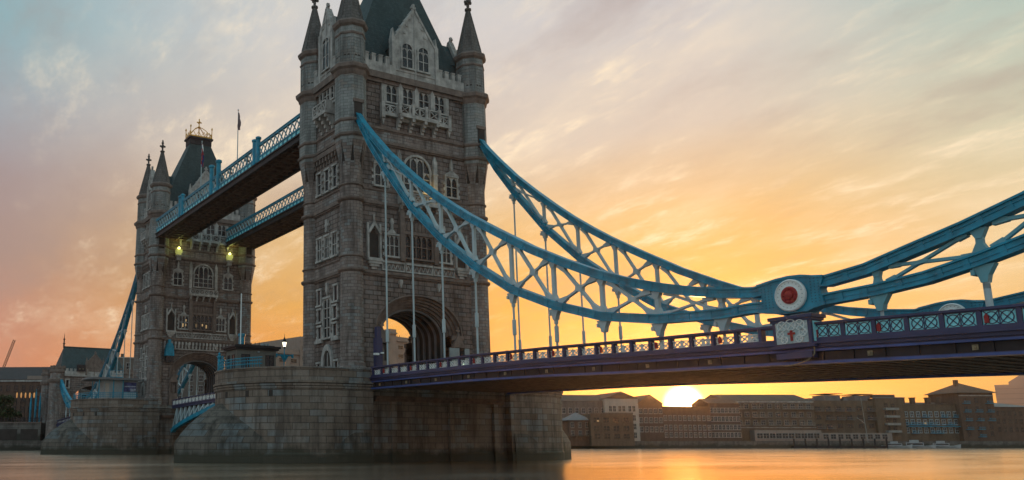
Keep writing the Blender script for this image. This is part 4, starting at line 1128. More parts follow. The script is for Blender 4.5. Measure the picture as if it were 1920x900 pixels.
    # hangers with lugs and turnbuckles
    for x in HX:
        zb_ = interp(BOT, x) if x < 63 else interp(SBOT, x); zd = pz(x) - 1.1
        b = MB(); b.prism([(x - .62, zb_ + .05), (x + .62, zb_ + .05), (x + .26, zb_ - .55), (x + .16, zb_ - .95), (x - .16, zb_ - .95), (x - .26, zb_ - .55)], -.24, .24, 0, axis=1)
        if full: b.bar((x - .45, -.35, zb_ - .35), (x - .45, .35, zb_ - .35), .2, .3)
        lug = b.build('hanger_lug', 'pale' if x < 63 else 'midblue', t)
        if zb_ - .9 > zd + .4:
            b = MB(); r = .105
            b.tube((x, 0, zd), (x, 0, zb_ - .8), r, 8)
            if zb_ - zd > 3.0:
                zm = zd + (4.6 if zb_ - zd > 7 else (zb_ - zd) * .5); b.lathe(x, 0, [(r, zm - .75), (.19, zm - .7), (.19, zm + .7), (r, zm + .75)], 8)
                b.lathe(x, 0, [(.19, zb_ - 1.3), (.19, zb_ - .7)], 8)
            b.build('hanger', 'pale', t, smooth=40)
    return t
ch = make_chain('nearest blue suspension chain, sagging from the big tower to the large red and white roundel', (0, -10.2, 0), 0, True)
twin(ch, 'suspension chain on the far side of the right hand deck, seen behind the nearest chain', (0, 10.2, 0))
twin(ch, 'steep blue suspension chain descending left from the distant tower, nearer side', (-82.3, -10.2, 0), math.pi)
twin(ch, 'suspension chain glimpsed through the arch of the distant tower', (-82.3, 10.2, 0), math.pi)
# dark slots where the chains enter the towers
# ------------------------------------------------------------------ bascule leaves
def make_leaf(label, loc, rz):
    t = thing('bascule_leaf', label, 'drawbridge leaf', loc, rz, 'bascule leaves')
    X0, X1 = 10.72, 41.1                                   # local: from the pier face to mid river
    zt = lambda x: 10.95 + .35 * math.sin((x - X0) / (X1 - X0) * math.pi / 2)
    xs = [X0 + (X1 - X0) * k / 12 for k in range(13)]
    lowz = lambda x: 4.3 + 5.0 * ((x - X0) / (X1 - X0)) ** .75
    b = MB(); b.sweep([(x, zt(x)) for x in xs], -1.35, -1.2, 7.3); b.build('road_surface', 'asphalt', t)
    b = MB()
    for x in xs[1:]: b.box(x - .15, x + .15, -7.3, 7.3, lowz(x) + .2, lowz(x) + .6); b.box(x - .15, x + .15, -7.3, 7.3, zt(x) - 1.9, zt(x) - 1.38)
    b.build('cross_girder', 'soffit', t)
    for s_ in (-1, 1):
        y = s_ * 7.6
        b = MB(); b.sweep([(x, lowz(x)) for x in xs], 0, .75, .4, y); b.build('lower_chord', 'blue', t)
        b = MB()
        for a, c in zip(xs, xs[1:]):
            if zt(a) - 2.0 - lowz(a) - .7 > .5:
                b.bar((a, y, lowz(a) + .6), (c, y, zt(c) - 1.9), .36, .34, up=(0, 1, 0)); b.bar((c, y, lowz(c) + .6), (c, y, zt(c) - 1.9), .4, .42, up=(0, 1, 0))
        b.build('web_brace', 'pale', t)
        b = MB(); b.sweep([(x, zt(x)) for x in xs], -1.75, -1.32, .3, y); b.sweep([(x, zt(x)) for x in xs], -1.32, -1.15, .36, y + s_ * .1); b.sweep([(x, zt(x)) for x in xs], -.15, 0, .28, y)
        n = 16
        for k in range(n + 1): x = X0 + (X1 - X0) * k / n; b.box(x - .1, x + .1, y - .2, y + .2, zt(x) - 1.16, zt(x) - .1)
        b.build('parapet', 'navy', t)
        b = MB(); n = 32
        for k in range(n):
            x0 = X0 + (X1 - X0) * k / n; x1 = X0 + (X1 - X0) * (k + 1) / n
            b.bar((x0, y - .08, zt(x0) - 1.1), (x1, y - .08, zt(x1) - .2), .1, .2, up=(0, 1, 0)); b.bar((x0, y - .08, zt(x0) - .2), (x1, y - .08, zt(x1) - 1.1), .1, .2, up=(0, 1, 0)); b.bar((x0, y - .08, zt(x0) - .65), (x1, y - .08, zt(x1) - .65), .1, .2, up=(0, 1, 0))
        b.build('parapet_panel', 'white', t)
    return t
lf = make_leaf('lowered bascule leaf with arched blue truss reaching out from the distant pier', (-82.3, 0, 0), 0)
twin(lf, 'bascule leaf hidden behind the nearer pier, meeting the other leaf mid river', (0, 0, 0), math.pi)

# ------------------------------------------------------------------ things on the piers
t = thing('control_cabin', 'square dark control cabin with flat roof on the near pier', 'control cabin', (-4.8, -19.7, 9.9))
b = MB(); b.box(-1.8, 1.8, -2.75, 2.75, 0, 4.2); b.build('wall', 'cabin', t)
b = MB(); b.box(-2.1, 2.1, -3.05, 3.05, 4.2, 4.45); b.box(-2.3, 2.3, -3.25, 3.25, 4.45, 4.7); b.box(-1.7, 1.7, -2.6, 2.6, 4.7, 4.85); rf = b.build('roof', 'web', t)
for y0, y1 in ((-2.1, -1.0), (1.3, 2.4)):
    b = MB(); b.box(1.8, 1.82, y0, y1, .6, 3.5); w_ = b.build('window', 'glass', t)
    b = MB()
    for y in (y0, (y0 + y1) / 2, y1): b.box(1.8, 1.86, y - .05, y + .05, .6, 3.5)
    b.box(1.8, 1.87, y0 - .05, y1 + .05, .52, .6); b.box(1.8, 1.87, y0 - .05, y1 + .05, 3.5, 3.58); b.build('frame', 'black', w_)
for x0, x1 in ((-1.2, -.5), (.3, 1.1)):
    b = MB(); b.box(x0, x1, -2.77, -2.75, .6, 3.5); w_ = b.build('window', 'glass', t)
    b = MB(); b.box(x0 - .06, x0 + .06, -2.82, -2.75, .6, 3.5); b.box(x1 - .06, x1 + .06, -2.82, -2.75, .6, 3.5); b.box(x0 - .06, x1 + .06, -2.83, -2.75, 3.5, 3.58); b.build('frame', 'black', w_)
b = MB(); b.lathe(.3, -1.5, [(.4, 4.8), (.4, 6.0), (.5, 6.05), (.5, 6.35), (.35, 6.4)], 12); b.build('vent_pipe', 'blue', t, smooth=40)
b = MB(); b.tube((.9, -1.9, 4.7), (.9, -1.9, 11.4), .085, 8); b.lathe(.9, -1.9, [(.03, 11.3), (.12, 11.45), (.02, 11.6)], 8); b.build('mast', 'white', t)
b = MB(); b.tube((0, -2.3, 4.7), (0, -2.3, 9.4), .04, 6); b.build('aerial', 'studs', t)
for y in (1.6, 2.0, 2.4): b = MB(); b.box(-.3, .3, y - .12, y + .12, 4.8, 5.3); b.build('vent_box', 'greypanel', t)
b = MB(); b.box(1.81, 1.98, .1, .35, 3.85, 4.05); b.build('wall_lamp', 'greypanel', t)

def railing(label, pts, zb, posts_high=()):
    t = thing('safety_railing', label, 'railing', (pts[0][0], pts[0][1], zb), 0)
    o = Vector((pts[0][0], pts[0][1], 0)); b = MB()
    P = [Vector((x, y, 0)) - o for x, y in pts]
    for a, c in zip(P, P[1:]):
        for h in (.45, .85, 1.2): b.tube(a + Vector((0, 0, h)), c + Vector((0, 0, h)), .05, 6)
        L = (c - a).length; n = max(2, int(L / .35))
        for k in range(n): p = a + (c - a) * k / n; b.tube(p, p + Vector((0, 0, 1.2)), .03, 5)
    b.build('rail', 'blue', t)
    for k in posts_high:
        b = MB(); p = P[k]; b.lathe(p.x, p.y, [(.2, 0), (.2, 1.7), (.3, 1.8), (.3, 2.0), (.14, 2.1), (.18, 2.3), (.02, 2.5)], 10); b.build('post', 'blue', t, smooth=40)
    return t
arc = [(10.3 * math.cos(R(a)), -15 + 10.3 * math.sin(R(a))) for a in (-142, -130, -118, -106, -94, -80, -66, -52)]
railing('blue safety railing with tall posts along the rim of the near pier', arc, 11.02, (1, 3))
arc2 = [(x - 82.3, y) for x, y in [(10.3 * math.cos(R(a)), -15 + 10.3 * math.sin(R(a))) for a in (-128, -112, -96, -80, -64, -48, -32, -16, 0)]]
railing('blue safety railing along the rim of the distant pier', arc2, 11.02, ())

t = thing('viewing_kiosk', 'low glazed kiosk with wide overhanging flat roof on the distant pier', 'kiosk', (-82.5, -17.6, 9.9))
b = MB(); b.prism([(-3.6, -5.0), (-1.4, -6.1), (1.4, -6.1), (3.6, -5.0), (3.6, 5.2), (-3.6, 5.2)], 5.3, 5.6); b.prism([(-3.3, -4.6), (-1.3, -5.6), (1.3, -5.6), (3.3, -4.6), (3.3, 4.9), (-3.3, 4.9)], 5.6, 5.75); b.build('roof', 'lead', t)
b = MB(); b.box(-2.4, 2.4, -2.2, 4.6, 0, 5.3); b.build('wall', 'greypanel', t)
b = MB()
for x, y in ((2.9, -3.4), (2.9, -.4), (2.9, 1.6), (-2.9, -3.4)): b.tube((x, y, 0), (x, y, 5.3), .11, 8)
b.build('column', 'blue', t)
b = MB(); b.box(2.41, 2.44, -2.0, -1.2, 1.6, 4.6); b.build('window', 'cream', t)  # cream panel paints in the sky glimpsed through the kiosk
b = MB(); b.box(2.5, 2.56, 1.9, 4.5, 2.9, 4.9); pp = b.build('poster_board', 'poster', t)
b = MB(); b.box(2.57, 2.59, 1.9, 4.5, 3.9, 4.15); b.box(2.571, 2.591, 3.2, 4.4, 3.0, 3.6); b.build('poster_print', 'posterpale', pp)
b = MB(); b.box(2.5, 2.54, 1.9, 4.5, .6, 2.85); b.build('panel', 'pale', t)
b = MB()
for y in (4.9, 5.5, 6.1):
    for x in (2.4, 1.4): b.tube((x, y, 0), (x, y, 5.6), .04, 6)
for z in (1.0, 2.2, 3.4, 4.6):
    b.tube((2.4, 4.9, z), (2.4, 6.1, z), .035, 6)
b.build('scaffold', 'greypanel', t)
b = MB(); b.box(-1, 1.5, -1.0, 1.8, 5.75, 6.05)
for y in (-1.0, 0.4, 1.8): b.tube((1.5, y, 5.7), (1.5, y, 8.6), .05, 6)
for z in (6.6, 7.4): b.tube((1.5, -1.0, z), (1.5, 1.8, z), .04, 6)
b.build('roof_platform', 'blue', t)

def street_lamp(label, loc, h, cross, group):
    t = thing('street_lamp', label, 'street lamp', loc, 0, group)
    b = MB(); b.lathe(0, 0, [(.26, 0), (.22, .5), (.13, .7), (.1, h * .55), (.16, h * .57), (.09, h * .6), (.07, h - 1.3)], 10)
    if cross:
        b.box(-.1, .1, -1.25, 1.25, h * .615, h * .615 + .2); b.box(-.12, .12, -1.35, -1.1, h * .58, h * .615 + .28); b.box(-.12, .12, 1.1, 1.35, h * .58, h * .615 + .28)
        b.prism([(-.6, h * .6 + .1), (.6, h * .6 + .1), (.1, h * .5), (-.1, h * .5)], -.06, .06, 0, axis=0)
    b.build('post', 'blue', t, smooth=40)
    b = MB(); b.lathe(0, 0, [(.16, h - 1.25), (.3, h - .62)], 6, m=0); b.build('lantern', 'lamp', t)
    b = MB(); b.lathe(0, 0, [(.1, h - 1.45), (.19, h - 1.25), (.16, h - 1.24)], 6); b.lathe(0, 0, [(.42, h - .62), (.3, h - .5), (.13, h - .1), (.04, h + .1), (.02, h + .5)], 8); b.build('lantern_cap', 'black', t)
    return t
street_lamp('blue street lamp with crossarms and lit lantern, on the near pier between the towers', (-6.55, -14.0, 9.9), 6.5, True, None)
street_lamp('small lit lantern rising above the parapet just right of the big tower', (18.5, 10.0, 9.75), 2.75, False, None)

t = thing('traffic_light', 'black traffic light showing a pale green lamp before the stone arch', 'traffic light', (8.6, 4.5, 9.9))
b = MB(); b.tube((0, 0, 0), (0, 0, 3.4), .08, 8); b.build('pole', 'black', t)
b = MB(); b.box(-.14, .18, -.3, .3, 2.1, 4.6); b.build('housing', 'black', t)
for i, z in enumerate((4.15, 3.4, 2.6)):
    b = MB().frame((.18, 0, z), (0, 1, 0), (0, 0, 1), (1, 0, 0)); b.lathe(0, 0, [(.2, -.01), (.18, .05)], 12); b.build('lens', 'greenlamp' if i == 2 else 'black', t)
    b = MB(); b.box(.18, .42, -.26, .26, z + .24, z + .28); b.build('visor', 'black', t)
b = MB(); b.box(7.3, 7.5, 3.4, 6.6, 9.9, 14.6); b.box(7.24, 7.3, 3.4, 3.6, 9.9, 14.6)
tag(b.build('barrier_gate', 'greypanel'), 'plain grey blue gate panel standing inside the arch behind the traffic light', 'gate')
t = thing('camera_post', 'dark navy post carrying a small white camera beside the stone arch', 'camera post', (8.3, -8.3, 9.9))
b = MB(); b.box(-.35, .35, -.45, .45, 0, 5.2); b.box(-.3, .3, -.3, .3, 5.2, 6.6); b.build('post', 'navy', t)
b = MB(); b.box(.35, .8, -.9, -.3, 3.0, 3.25); b.build('camera', 'white', t)
b = MB(); b.box(.35, .75, .1, .4, 3.2, 3.4); b.build('camera', 'white', t)

def floodlight(label, y):
    t = thing('floodlight', label, 'floodlight', (-76.4, y, 41.5), 0, 'floodlights under the high footbridges')
    b = MB(); b.box(-.5, .55, -.45, .45, -.2, .6); b.box(-.5, .75, -.6, .6, .6, 1.0); b.build('bracket', 'trim', t)
    b = MB(); b.box(-.3, .6, -.5, .5, 1.0, 1.5); b.box(-.3, .7, -.65, .65, 1.5, 2.2); b.build('housing', 'yellowbox', t)
    b = MB(); b.lathe(.3, 0, [(.05, 2.2), (.3, 2.35), (.32, 2.6), (.15, 2.8)], 10); b.build('bulb', 'yellowlamp', t)
    l = bpy.data.lights.new('floodlight_lamp', 'POINT'); l.energy = 70; l.color = (.92, .95, .25); l.shadow_soft_size = .4
    lo = bpy.data.objects.new('floodlight_lamp', l); COL.objects.link(lo); lo.parent = t; lo.location = (1.3, 0, 3.3)
    return t
floodlight('glowing yellow floodlight under the near end of the flagpole footbridge', -6.0)
floodlight('glowing yellow floodlight at the end of the farther footbridge', 5.9)
t = thing('balcony_lamp', 'small yellow lamp lighting the middle balcony of the big tower behind the chain', 'lamp', (6.3, 2.0, 34.1))
b = MB(); b.lathe(0, 0, [(.12, 0), (.12, .5), (.3, .6)], 8); b.build('stand', 'studs', t)
b = MB(); b.lathe(0, 0, [(.18, .6), (.22, .8), (.12, 1.0)], 8); b.build('bulb', 'yellowbox', t)
l = bpy.data.lights.new('balcony_lamp_light', 'POINT'); l.energy = 90; l.color = (1, .66, .18); l.shadow_soft_size = .3
lo = bpy.data.objects.new('balcony_lamp_light', l); COL.objects.link(lo); lo.parent = t; lo.location = (.15, 0, 1.6)
t = thing('signal_lantern', 'bright blue boxed signal lantern hung on the distant tower beside its arch', 'signal lantern', (-76.2, -7.4, 20.4))
b = MB(); b.prism([(-.95, 0), (.95, 0), (.8, 2.0), (.4, 2.7), (-.4, 2.7), (-.8, 2.0)], -.5, .7, 0, axis=0); b.box(-.2, .3, -.3, .3, 2.7, 3.5); b.build('housing', 'blue', t)
b = MB(); b.box(-.4, .6, -.85, .85, -1.3, 0.0); b.build('lamp_box', 'glass', t)

# ------------------------------------------------------------------ north abutment tower
t = thing('abutment_tower', 'stone gatehouse with steep slate roof where the left hand chain comes to land', 'gatehouse', (-180.5, 0, 0))
b = MB()
AO = arch_pts(6.3, 15.2, 4.6, 18)
b.frame((8.2, 0, 0), (0, 1, 0), (0, 0, 1), (1, 0, 0))
b.add([(-10.8, 0, 0), (-6.3, 0, 0), (-6.3, 15.2, 0), (-10.8, 15.2, 0)], [(0, 1, 2, 3)]); b.add([(6.3, 0, 0), (10.8, 0, 0), (10.8, 15.2, 0), (6.3, 15.2, 0)], [(0, 1, 2, 3)])
b.add([(-10.8, 15.2, 0), (-6.3, 15.2, 0), (-6.3, 23.4, 0), (-10.8, 23.4, 0)], [(0, 1, 2, 3)]); b.add([(6.3, 15.2, 0), (10.8, 15.2, 0), (10.8, 23.4, 0), (6.3, 23.4, 0)], [(0, 1, 2, 3)])
b.strip([(u, v, 0) for u, v in AO], [(u, 23.4, 0) for u, v in AO]); b.strip([(u, v, 0) for u, v in AO], [(u, v, -16.4) for u, v in AO])
b.add([(-6.3, 8, 0), (-6.3, 15.2, 0), (-6.3, 15.2, -16.4), (-6.3, 8, -16.4)], [(0, 1, 2, 3)]); b.add([(6.3, 8, 0), (6.3, 15.2, 0), (6.3, 15.2, -16.4), (6.3, 8, -16.4)], [(0, 1, 2, 3)])
b.frame((0, 0, 0), (1, 0, 0), (0, 1, 0), (0, 0, 1))
b.add([(-8.2, -10.8, 0), (8.2, -10.8, 0), (8.2, -10.8, 23.4), (-8.2, -10.8, 23.4)], [(0, 1, 2, 3)]); b.add([(-8.2, 10.8, 0), (8.2, 10.8, 0), (8.2, 10.8, 23.4), (-8.2, 10.8, 23.4)], [(0, 1, 2, 3)])
b.add([(-8.2, -10.8, 23.4), (8.2, -10.8, 23.4), (8.2, 10.8, 23.4), (-8.2, 10.8, 23.4)], [(0, 1, 2, 3)])
b.build('wall', 'granite', t)
b = MB().frame((8.2, 0, 0), (0, 1, 0), (0, 0, 1), (1, 0, 0))
A2 = arch_pts(6.9, 15.2, 5.2, 18); b.strip([(u, v, .25) for u, v in AO], [(u, v, .25) for u, v in A2]); b.strip([(u, v, .25) for u, v in A2], [(u, v, 0) for u, v in A2])
b.build('archway', 'string', t)
for sx in (-1, 1):
    for sy in (-1, 1):
        b = MB(); cx, cy = sx * 6.6, sy * 10.9
        k8 = 1.083
        b.lathe(cx, cy, [(2.7, 0), (2.7, 8.6), (2.5, 9.0), (2.35, 9.2), (2.35, 20.6)], 8, math.pi / 8)
        b.lathe(cx, cy, [(2.4, 20.4), (2.75, 20.9), (2.8, 21.6), (2.4, 21.9)], 8, math.pi / 8, 1); b.lathe(cx, cy, [(2.3, 21.8), (2.3, 23.6)], 8, math.pi / 8); b.lathe(cx, cy, [(2.3, 23.5), (2.6, 23.8), (2.6, 24.3), (2.3, 24.5), (2.3, 25.2)], 8, math.pi / 8, 1)
        for k in range(8): a = k * math.pi / 4; b.box(cx + 2.0 * math.cos(a) - .35, cx + 2.0 * math.cos(a) + .35, cy + 2.0 * math.sin(a) - .35, cy + 2.0 * math.sin(a) + .35, 25.0, 25.8, 1)
        b.build('turret', ['ashlar', 'string'], t)
b = MB().frame((8.2, 0, 0), (0, 1, 0), (0, 0, 1), (1, 0, 0)); b.box(-9.2, 9.2, 22.6, 23.0, -.1, .5); b.box(-9.2, 9.2, 23.0, 24.2, -.1, .35)
for k in range(15):
    u = -8.8 + k * 1.2
    if abs(u) > 2.6: b.box(u, u + .7, 24.2, 25.0, -.1, .33)
b.build('parapet', 'trim', t)
b = MB(); v = [(-7.2, -10.4, 23.4), (7.2, -10.4, 23.4), (7.2, 10.4, 23.4), (-7.2, 10.4, 23.4), (0, -8.2, 32.4), (0, 8.2, 32.4)]
b.add(v, [(0, 1, 4), (1, 2, 5, 4), (2, 3, 5), (3, 0, 4, 5)]); b.box(-.12, .12, -8.2, 8.2, 32.35, 32.75); rf = b.build('roof', 'slate', t)
b = MB()
for y in (-8.2, 8.2): b.lathe(0, y, [(.25, 32.2), (.25, 33.4), (.5, 33.6), (.2, 33.8), (.2, 34.8), (.42, 35.0), (.12, 35.3), (.08, 36.2), (.02, 37.0)], 8)
b.build('finial', 'web', rf)
gable(t, ((8.2, 0, -29.4), (0, 1, 0), (0, 0, 1), (1, 0, 0)), 2.6, 56.2, 59.0, 5.0, (), m='string')
b = MB().frame((8.2, -8.2, 0), (0, 1, 0), (0, 0, 1), (1, 0, 0)); b.box(-.35, .35, 19.2, 21.4, -.05, .04, 1)
b.box(-.75, -.35, 18.9, 21.7, -.05, .2); b.box(.35, .75, 18.9, 21.7, -.05, .2); b.box(-.75, .75, 21.4, 21.8, -.05, .22); b.box(-.75, .75, 18.8, 19.2, -.05, .24)
b.build('window', ['trim', 'glass'], t)
b = MB(); b.box(8.1, 9.6, -5.6, -3.2, 24.2, 26.2); b.build('roof_dormer', 'web', rf)
b = MB()
for y in (-4.9, -3.9): b.lathe(9.7, y, [(.05, 24.6), (.22, 24.8), (.05, 25.1)], 8)
b.build('parapet_lamp', 'studs', t)

# ------------------------------------------------------------------ placing distant things by bearing and distance
def bear(px, dist):
    """ground point at a horizontal distance along the bearing of a photo column"""
    a = YAW + math.atan((px - 610.95) / F)
    return Vector((CAMP[0] + dist * math.sin(a), CAMP[1] + dist * math.cos(a), 0))
def hgt(px, py, dist):
    """height of a thing seen at that picture point at that distance"""
    xc, yc = (px - 610.95) / F, (529.76 - py) / F
    cp, sp = math.cos(PITCH), math.sin(PITCH)
    up = yc * cp + sp; fw = cp - yc * sp
    return CAMP[2] + dist * up / math.hypot(xc, fw)

class Bld:
    """a building whose front runs between two bearings; local frame u along the front, v up, w out to the viewer"""
    def __init__(s, name, label, px0, d0, px1, d1, depth, cat='building', group=None):
        a, c = bear(px0, d0), bear(px1, d1); s.L = (c - a).length; u = (c - a).normalized()
        s.t = thing(name, label, cat, (a.x, a.y, 3.4), math.atan2(u.y, u.x), group); s.D = depth; s.z0 = 3.4
    def fr(s): return ((0, 0, -3.4), (1, 0, 0), (0, 0, 1), (0, -1, 0))
    def mb(s): return MB().frame(*s.fr())
    def wall(s, h, m, u0=0, u1=None, w0=0.0, z=1.0, depth=None):
        b = s.mb(); b.box(u0, s.L if u1 is None else u1, z, h, -(depth or s.D), w0); return b.build('wall', m, s.t)
    def pitched(s, h, rise, m, u0=0, u1=None, along=True, over=.3, depth=None, w0=0):
        u1 = s.L if u1 is None else u1; d = depth or s.D; b = s.mb()
        if along: b.add([(u0 - over, h, over + w0), (u1 + over, h, over + w0), (u1 + over, h, -d - over), (u0 - over, h, -d - over), (u0 - over, h + rise, -d / 2), (u1 + over, h + rise, -d / 2)], [(0, 1, 5, 4), (2, 3, 4, 5), (0, 4, 3), (1, 2, 5), (0, 3, 2, 1)])
        else: um = (u0 + u1) / 2; b.add([(u0 - over, h, over + w0), (um, h + rise, over + w0), (u1 + over, h, over + w0), (u0 - over, h, -d), (um, h + rise, -d), (u1 + over, h, -d)], [(0, 1, 4, 3), (1, 2, 5, 4), (0, 2, 1), (3, 4, 5), (0, 3, 5, 2)])
        return b.build('roof', m, s.t)
    def hip(s, h, rise, m, u0=0, u1=None, over=.6, depth=None, w0=0):
        u1 = s.L if u1 is None else u1; d = depth or s.D; b = s.mb(); um = (u0 + u1) / 2; r = max(0, (u1 - u0) / 2 - d / 2)
        b.add([(u0 - over, h, over + w0), (u1 + over, h, over + w0), (u1 + over, h, -d - over), (u0 - over, h, -d - over), (um - r, h + rise, -d / 2), (um + r, h + rise, -d / 2)], [(0, 1, 5, 4), (1, 2, 5), (2, 3, 4, 5), (3, 0, 4), (0, 3, 2, 1)])
        return b.build('roof', m, s.t)
    def windows(s, us, vs, w, h, fm='trim', lit=0.0, arch=False, balc=None, w0=0.0):
        proto = None
        for v in vs:
            for u in us:
                if proto is None:
                    b = s.mb(); b.box(-w / 2 - .14, -w / 2, 0, h, w0 - .05, w0 + .1); b.box(w / 2, w / 2 + .14, 0, h, w0 - .05, w0 + .1); b.box(-w / 2 - .2, w / 2 + .2, -.22, 0, w0 - .05, w0 + .2); b.box(-w / 2 - .14, w / 2 + .14, h, h + .2, w0 - .05, w0 + .12); b.box(-.05, .05, 0, h, w0 - .05, w0 + .06); b.box(-w / 2, w / 2, h * .5 - .05, h * .5 + .05, w0 - .05, w0 + .055)
                    b.box(-w / 2, w / 2, 0, h, w0 - .04, w0 + .03, 1)
                    b.frame((0, 0, 0), (1, 0, 0), (0, 1, 0), (0, 0, 1))
                    o = b.build('window', [fm, 'glass'], s.t); proto = o
                    b = s.mb(); b.box(-w / 2, w / 2, 0, h, w0 - .04, w0 + .03); M_ = b
                else: o = proto.copy(); COL.objects.link(o); o.parent = s.t
                o.location = (u, 0, v)
                if rnd.random() < lit * .4:
                    q = s.mb(); q.add([(-w * .4, h * .1, w0 + .07), (w * .4, h * .1, w0 + .07), (w * .4, h * .45, w0 + .07), (-w * .4, h * .45, w0 + .07)], [(0, 1, 2, 3)]); g_ = q.build('lit_pane', 'litglass', o)
                if balc and rnd.random() < balc[1]:
                    q = s.mb(); q.box(-w / 2 - .7, w / 2 + .7, -.35, -.15, .05, 1.4); q.box(-w / 2 - .7, w / 2 + .7, .75, .85, 1.32, 1.4)
                    for k in range(7): uu = -w / 2 - .65 + k * (w + 1.3) / 6; q.box(uu - .04, uu + .04, -.15, .75, 1.34, 1.39)
                    bo = q.build('balcony', balc[0], s.t); bo.location = (u, 0, v)
    def box(s, name, m, *a): b = s.mb(); b.box(*a); return b.build(name, m, s.t)
def rows(n, a, c): return [a + (c - a) * (k + .5) / n for k in range(n)]

# east bank, from the big pier rightwards
B = Bld('warehouse', 'grey brick riverside warehouse with a plain pitched roof, partly hidden by the big pier', 1010, 372, 1131, 380, 22)
B.wall(19.6, 'greybrick'); B.pitched(19.6, 3.2, 'zinc'); B.windows(rows(10, 0, B.L), (14.6, 10.4, 6.2), 1.3, 2.0)
B = Bld('gabled_warehouse', 'pale cream warehouse with a shallow gable and a round opening at its top', 1129, 378, 1191, 384, 24)
B.wall(20.6, 'cream'); B.pitched(20.6, 3.0, 'tileroof', along=False)
b = B.mb(); um = B.L / 2; b.prism([(0, 20.6), (B.L, 20.6), (um, 23.4)], -.2, .02); b.build('gable', 'cream', B.t)
b = B.mb(); b.frame((um, 0, 18.2), (1, 0, 0), (0, 0, 1), (0, -1, 0)); b.lathe(0, 0, [(.9, 0), (.9, .12)], 14); b.build('round_window', 'glass', B.t)
B.windows([B.L * f for f in (.16, .28, .44, .56, .74, .86)], (15.2, 11.4, 7.8, 4.2), 1.15, 2.3, 'cream')
B = Bld('warehouse', 'brown warehouse with a low hipped roof, left of the rising sun', 1190, 384, 1236, 388, 26)
B.wall(18.6, 'brownbrick'); B.pitched(18.6, 3.8, 'tileroof', along=False); B.windows(rows(5, 0, B.L), (14.4, 10.6, 6.8), 1.2, 2.0)
B = Bld('low_warehouse', 'low flat topped brown warehouse directly beneath the rising sun', 1235, 388, 1324, 402, 24)
B.wall(17.0, 'brownbrick'); B.box('parapet', 'tileroof', -.2, B.L + .2, 17.0, 17.4, -.6, .2); B.windows(rows(10, 0, B.L), (11.6, 7.6, 4.6), 1.2, 1.9)
B = Bld('pavilion_house', 'small dark house with a pyramid roof low beside the big pier', 1060, 352, 1101, 355, 9)
B.wall(11.0, 'brownbrick'); B.hip(11.0, 3.2, 'lead', over=.9); B.windows(rows(3, 0, B.L), (8.2, 5.0), 1.1, 1.9, 'offwhite')
b = B.mb(); b.box(-1, B.L + 1, 5.0, 5.2, 0, 2.2)
for u in rows(5, -1, B.L + 1): b.box(u - .1, u + .1, 3.4, 5.0, 2.0, 2.15)
b.build('veranda', 'zinc', B.t)
B = Bld('olive_warehouse', 'low olive brick wharf building with paired windows and a flat roof', 1101, 352, 1180, 358, 14)
B.wall(13.6, 'stockbrick'); B.box('parapet', 'greybrick', -.1, B.L + .1, 13.6, 13.95, -.5, .15); B.windows([B.L * f for f in (.10, .17, .33, .40, .56, .63, .79, .86)], (10.2, 6.9, 3.9), 1.0, 1.8, 'stockbrick', lit=.12)
B = Bld('brick_block', 'hazy brown brick block just right of the rising sun', 1322, 404, 1378, 410, 16)
B.wall(19.0, 'brownbrick'); B.pitched(19.0, 2.4, 'tileroof'); B.windows(rows(8, 0, B.L), (15.0, 11.4, 7.8, 4.6), 1.2, 1.9)
B = Bld('wharf_apartments', 'long brown apartment wharf with pale glazed roof ridges and rows of white windows', 1352, 412, 1517, 432, 26)
B.wall(20.2, 'stockbrick')
for u0, u1 in ((.02, .26), (.28, .40), (.42, .62), (.64, .80), (.82, .98)): B.pitched(20.2, 3.6, 'zinc', B.L * u0, B.L * u1, True)
B.windows(rows(11, B.L * .02, B.L * .98), (17.0, 13.4, 10.0), 1.8, 1.9, 'offwhite', lit=.04, balc=('offwhite', .45))
B.box('string_course', 'trim', 0, B.L, 19.6, 20.1, 0, .3); B.box('string_course', 'trim', 0, B.L, 8.6, 8.9, 0, .3)
b = B.mb(); b.box(B.L * .25, B.L * .99, 3.0, 7.6, 0, 4.0); b.build('ground_floor', 'concrete', B.t)
B.windows(rows(10, B.L * .27, B.L * .97), (4.2,), 2.4, 2.0, 'offwhite', w0=4.0)
B = Bld('brick_block', 'brown brick block with boxy plant rooms along its flat roof', 1514, 434, 1648, 452, 24)
B.wall(20.6, 'stockbrick')
for f0, f1, hh in ((.02, .10, 1.2), (.24, .46, 2.6), (.50, .56, 1.2), (.66, .88, 2.4)): B.box('plant_room', 'lead', B.L * f0, B.L * f1, 20.6, 20.6 + hh, -12, -3)
b = B.mb()
for f0, f1, hh in ((.22, .48, 3.1), (.64, .90, 2.9)): b.box(B.L * f0, B.L * f1, 20.6 + hh, 20.8 + hh, -13, -2)
b.build('plant_canopy', 'tileroof', B.t)
B.windows(rows(7, 0, B.L), (16.2, 12.4, 8.6), 2.4, 1.8, 'stockbrick', balc=('lead', .5))
b = B.mb(); b.box(-2, B.L * .95, 3.0, 6.4, 0, 5.0); b.build('ground_floor', 'concrete', B.t); B.windows(rows(9, 0, B.L * .9), (3.9,), 2.2, 1.9, 'offwhite', lit=.15, w0=5.0)
B = Bld('stair_tower', 'taller brown block with four stacked white balconies', 1632, 448, 1684, 456, 22)
B.wall(21.6, 'stockbrick'); B.box('parapet', 'lead', -.3, B.L + .3, 21.6, 22.1, -1, .3)
b = B.mb(); b.box(B.L * .1, B.L * .9, 22.1, 23.4, -9, -3); b.build('roof_canopy', 'zinc', B.t)
for v in (16.4, 13.1, 9.8, 6.6): B.box('balcony', 'offwhite', B.L * .25, B.L * .72, v, v + 1.0, 0, 1.8)
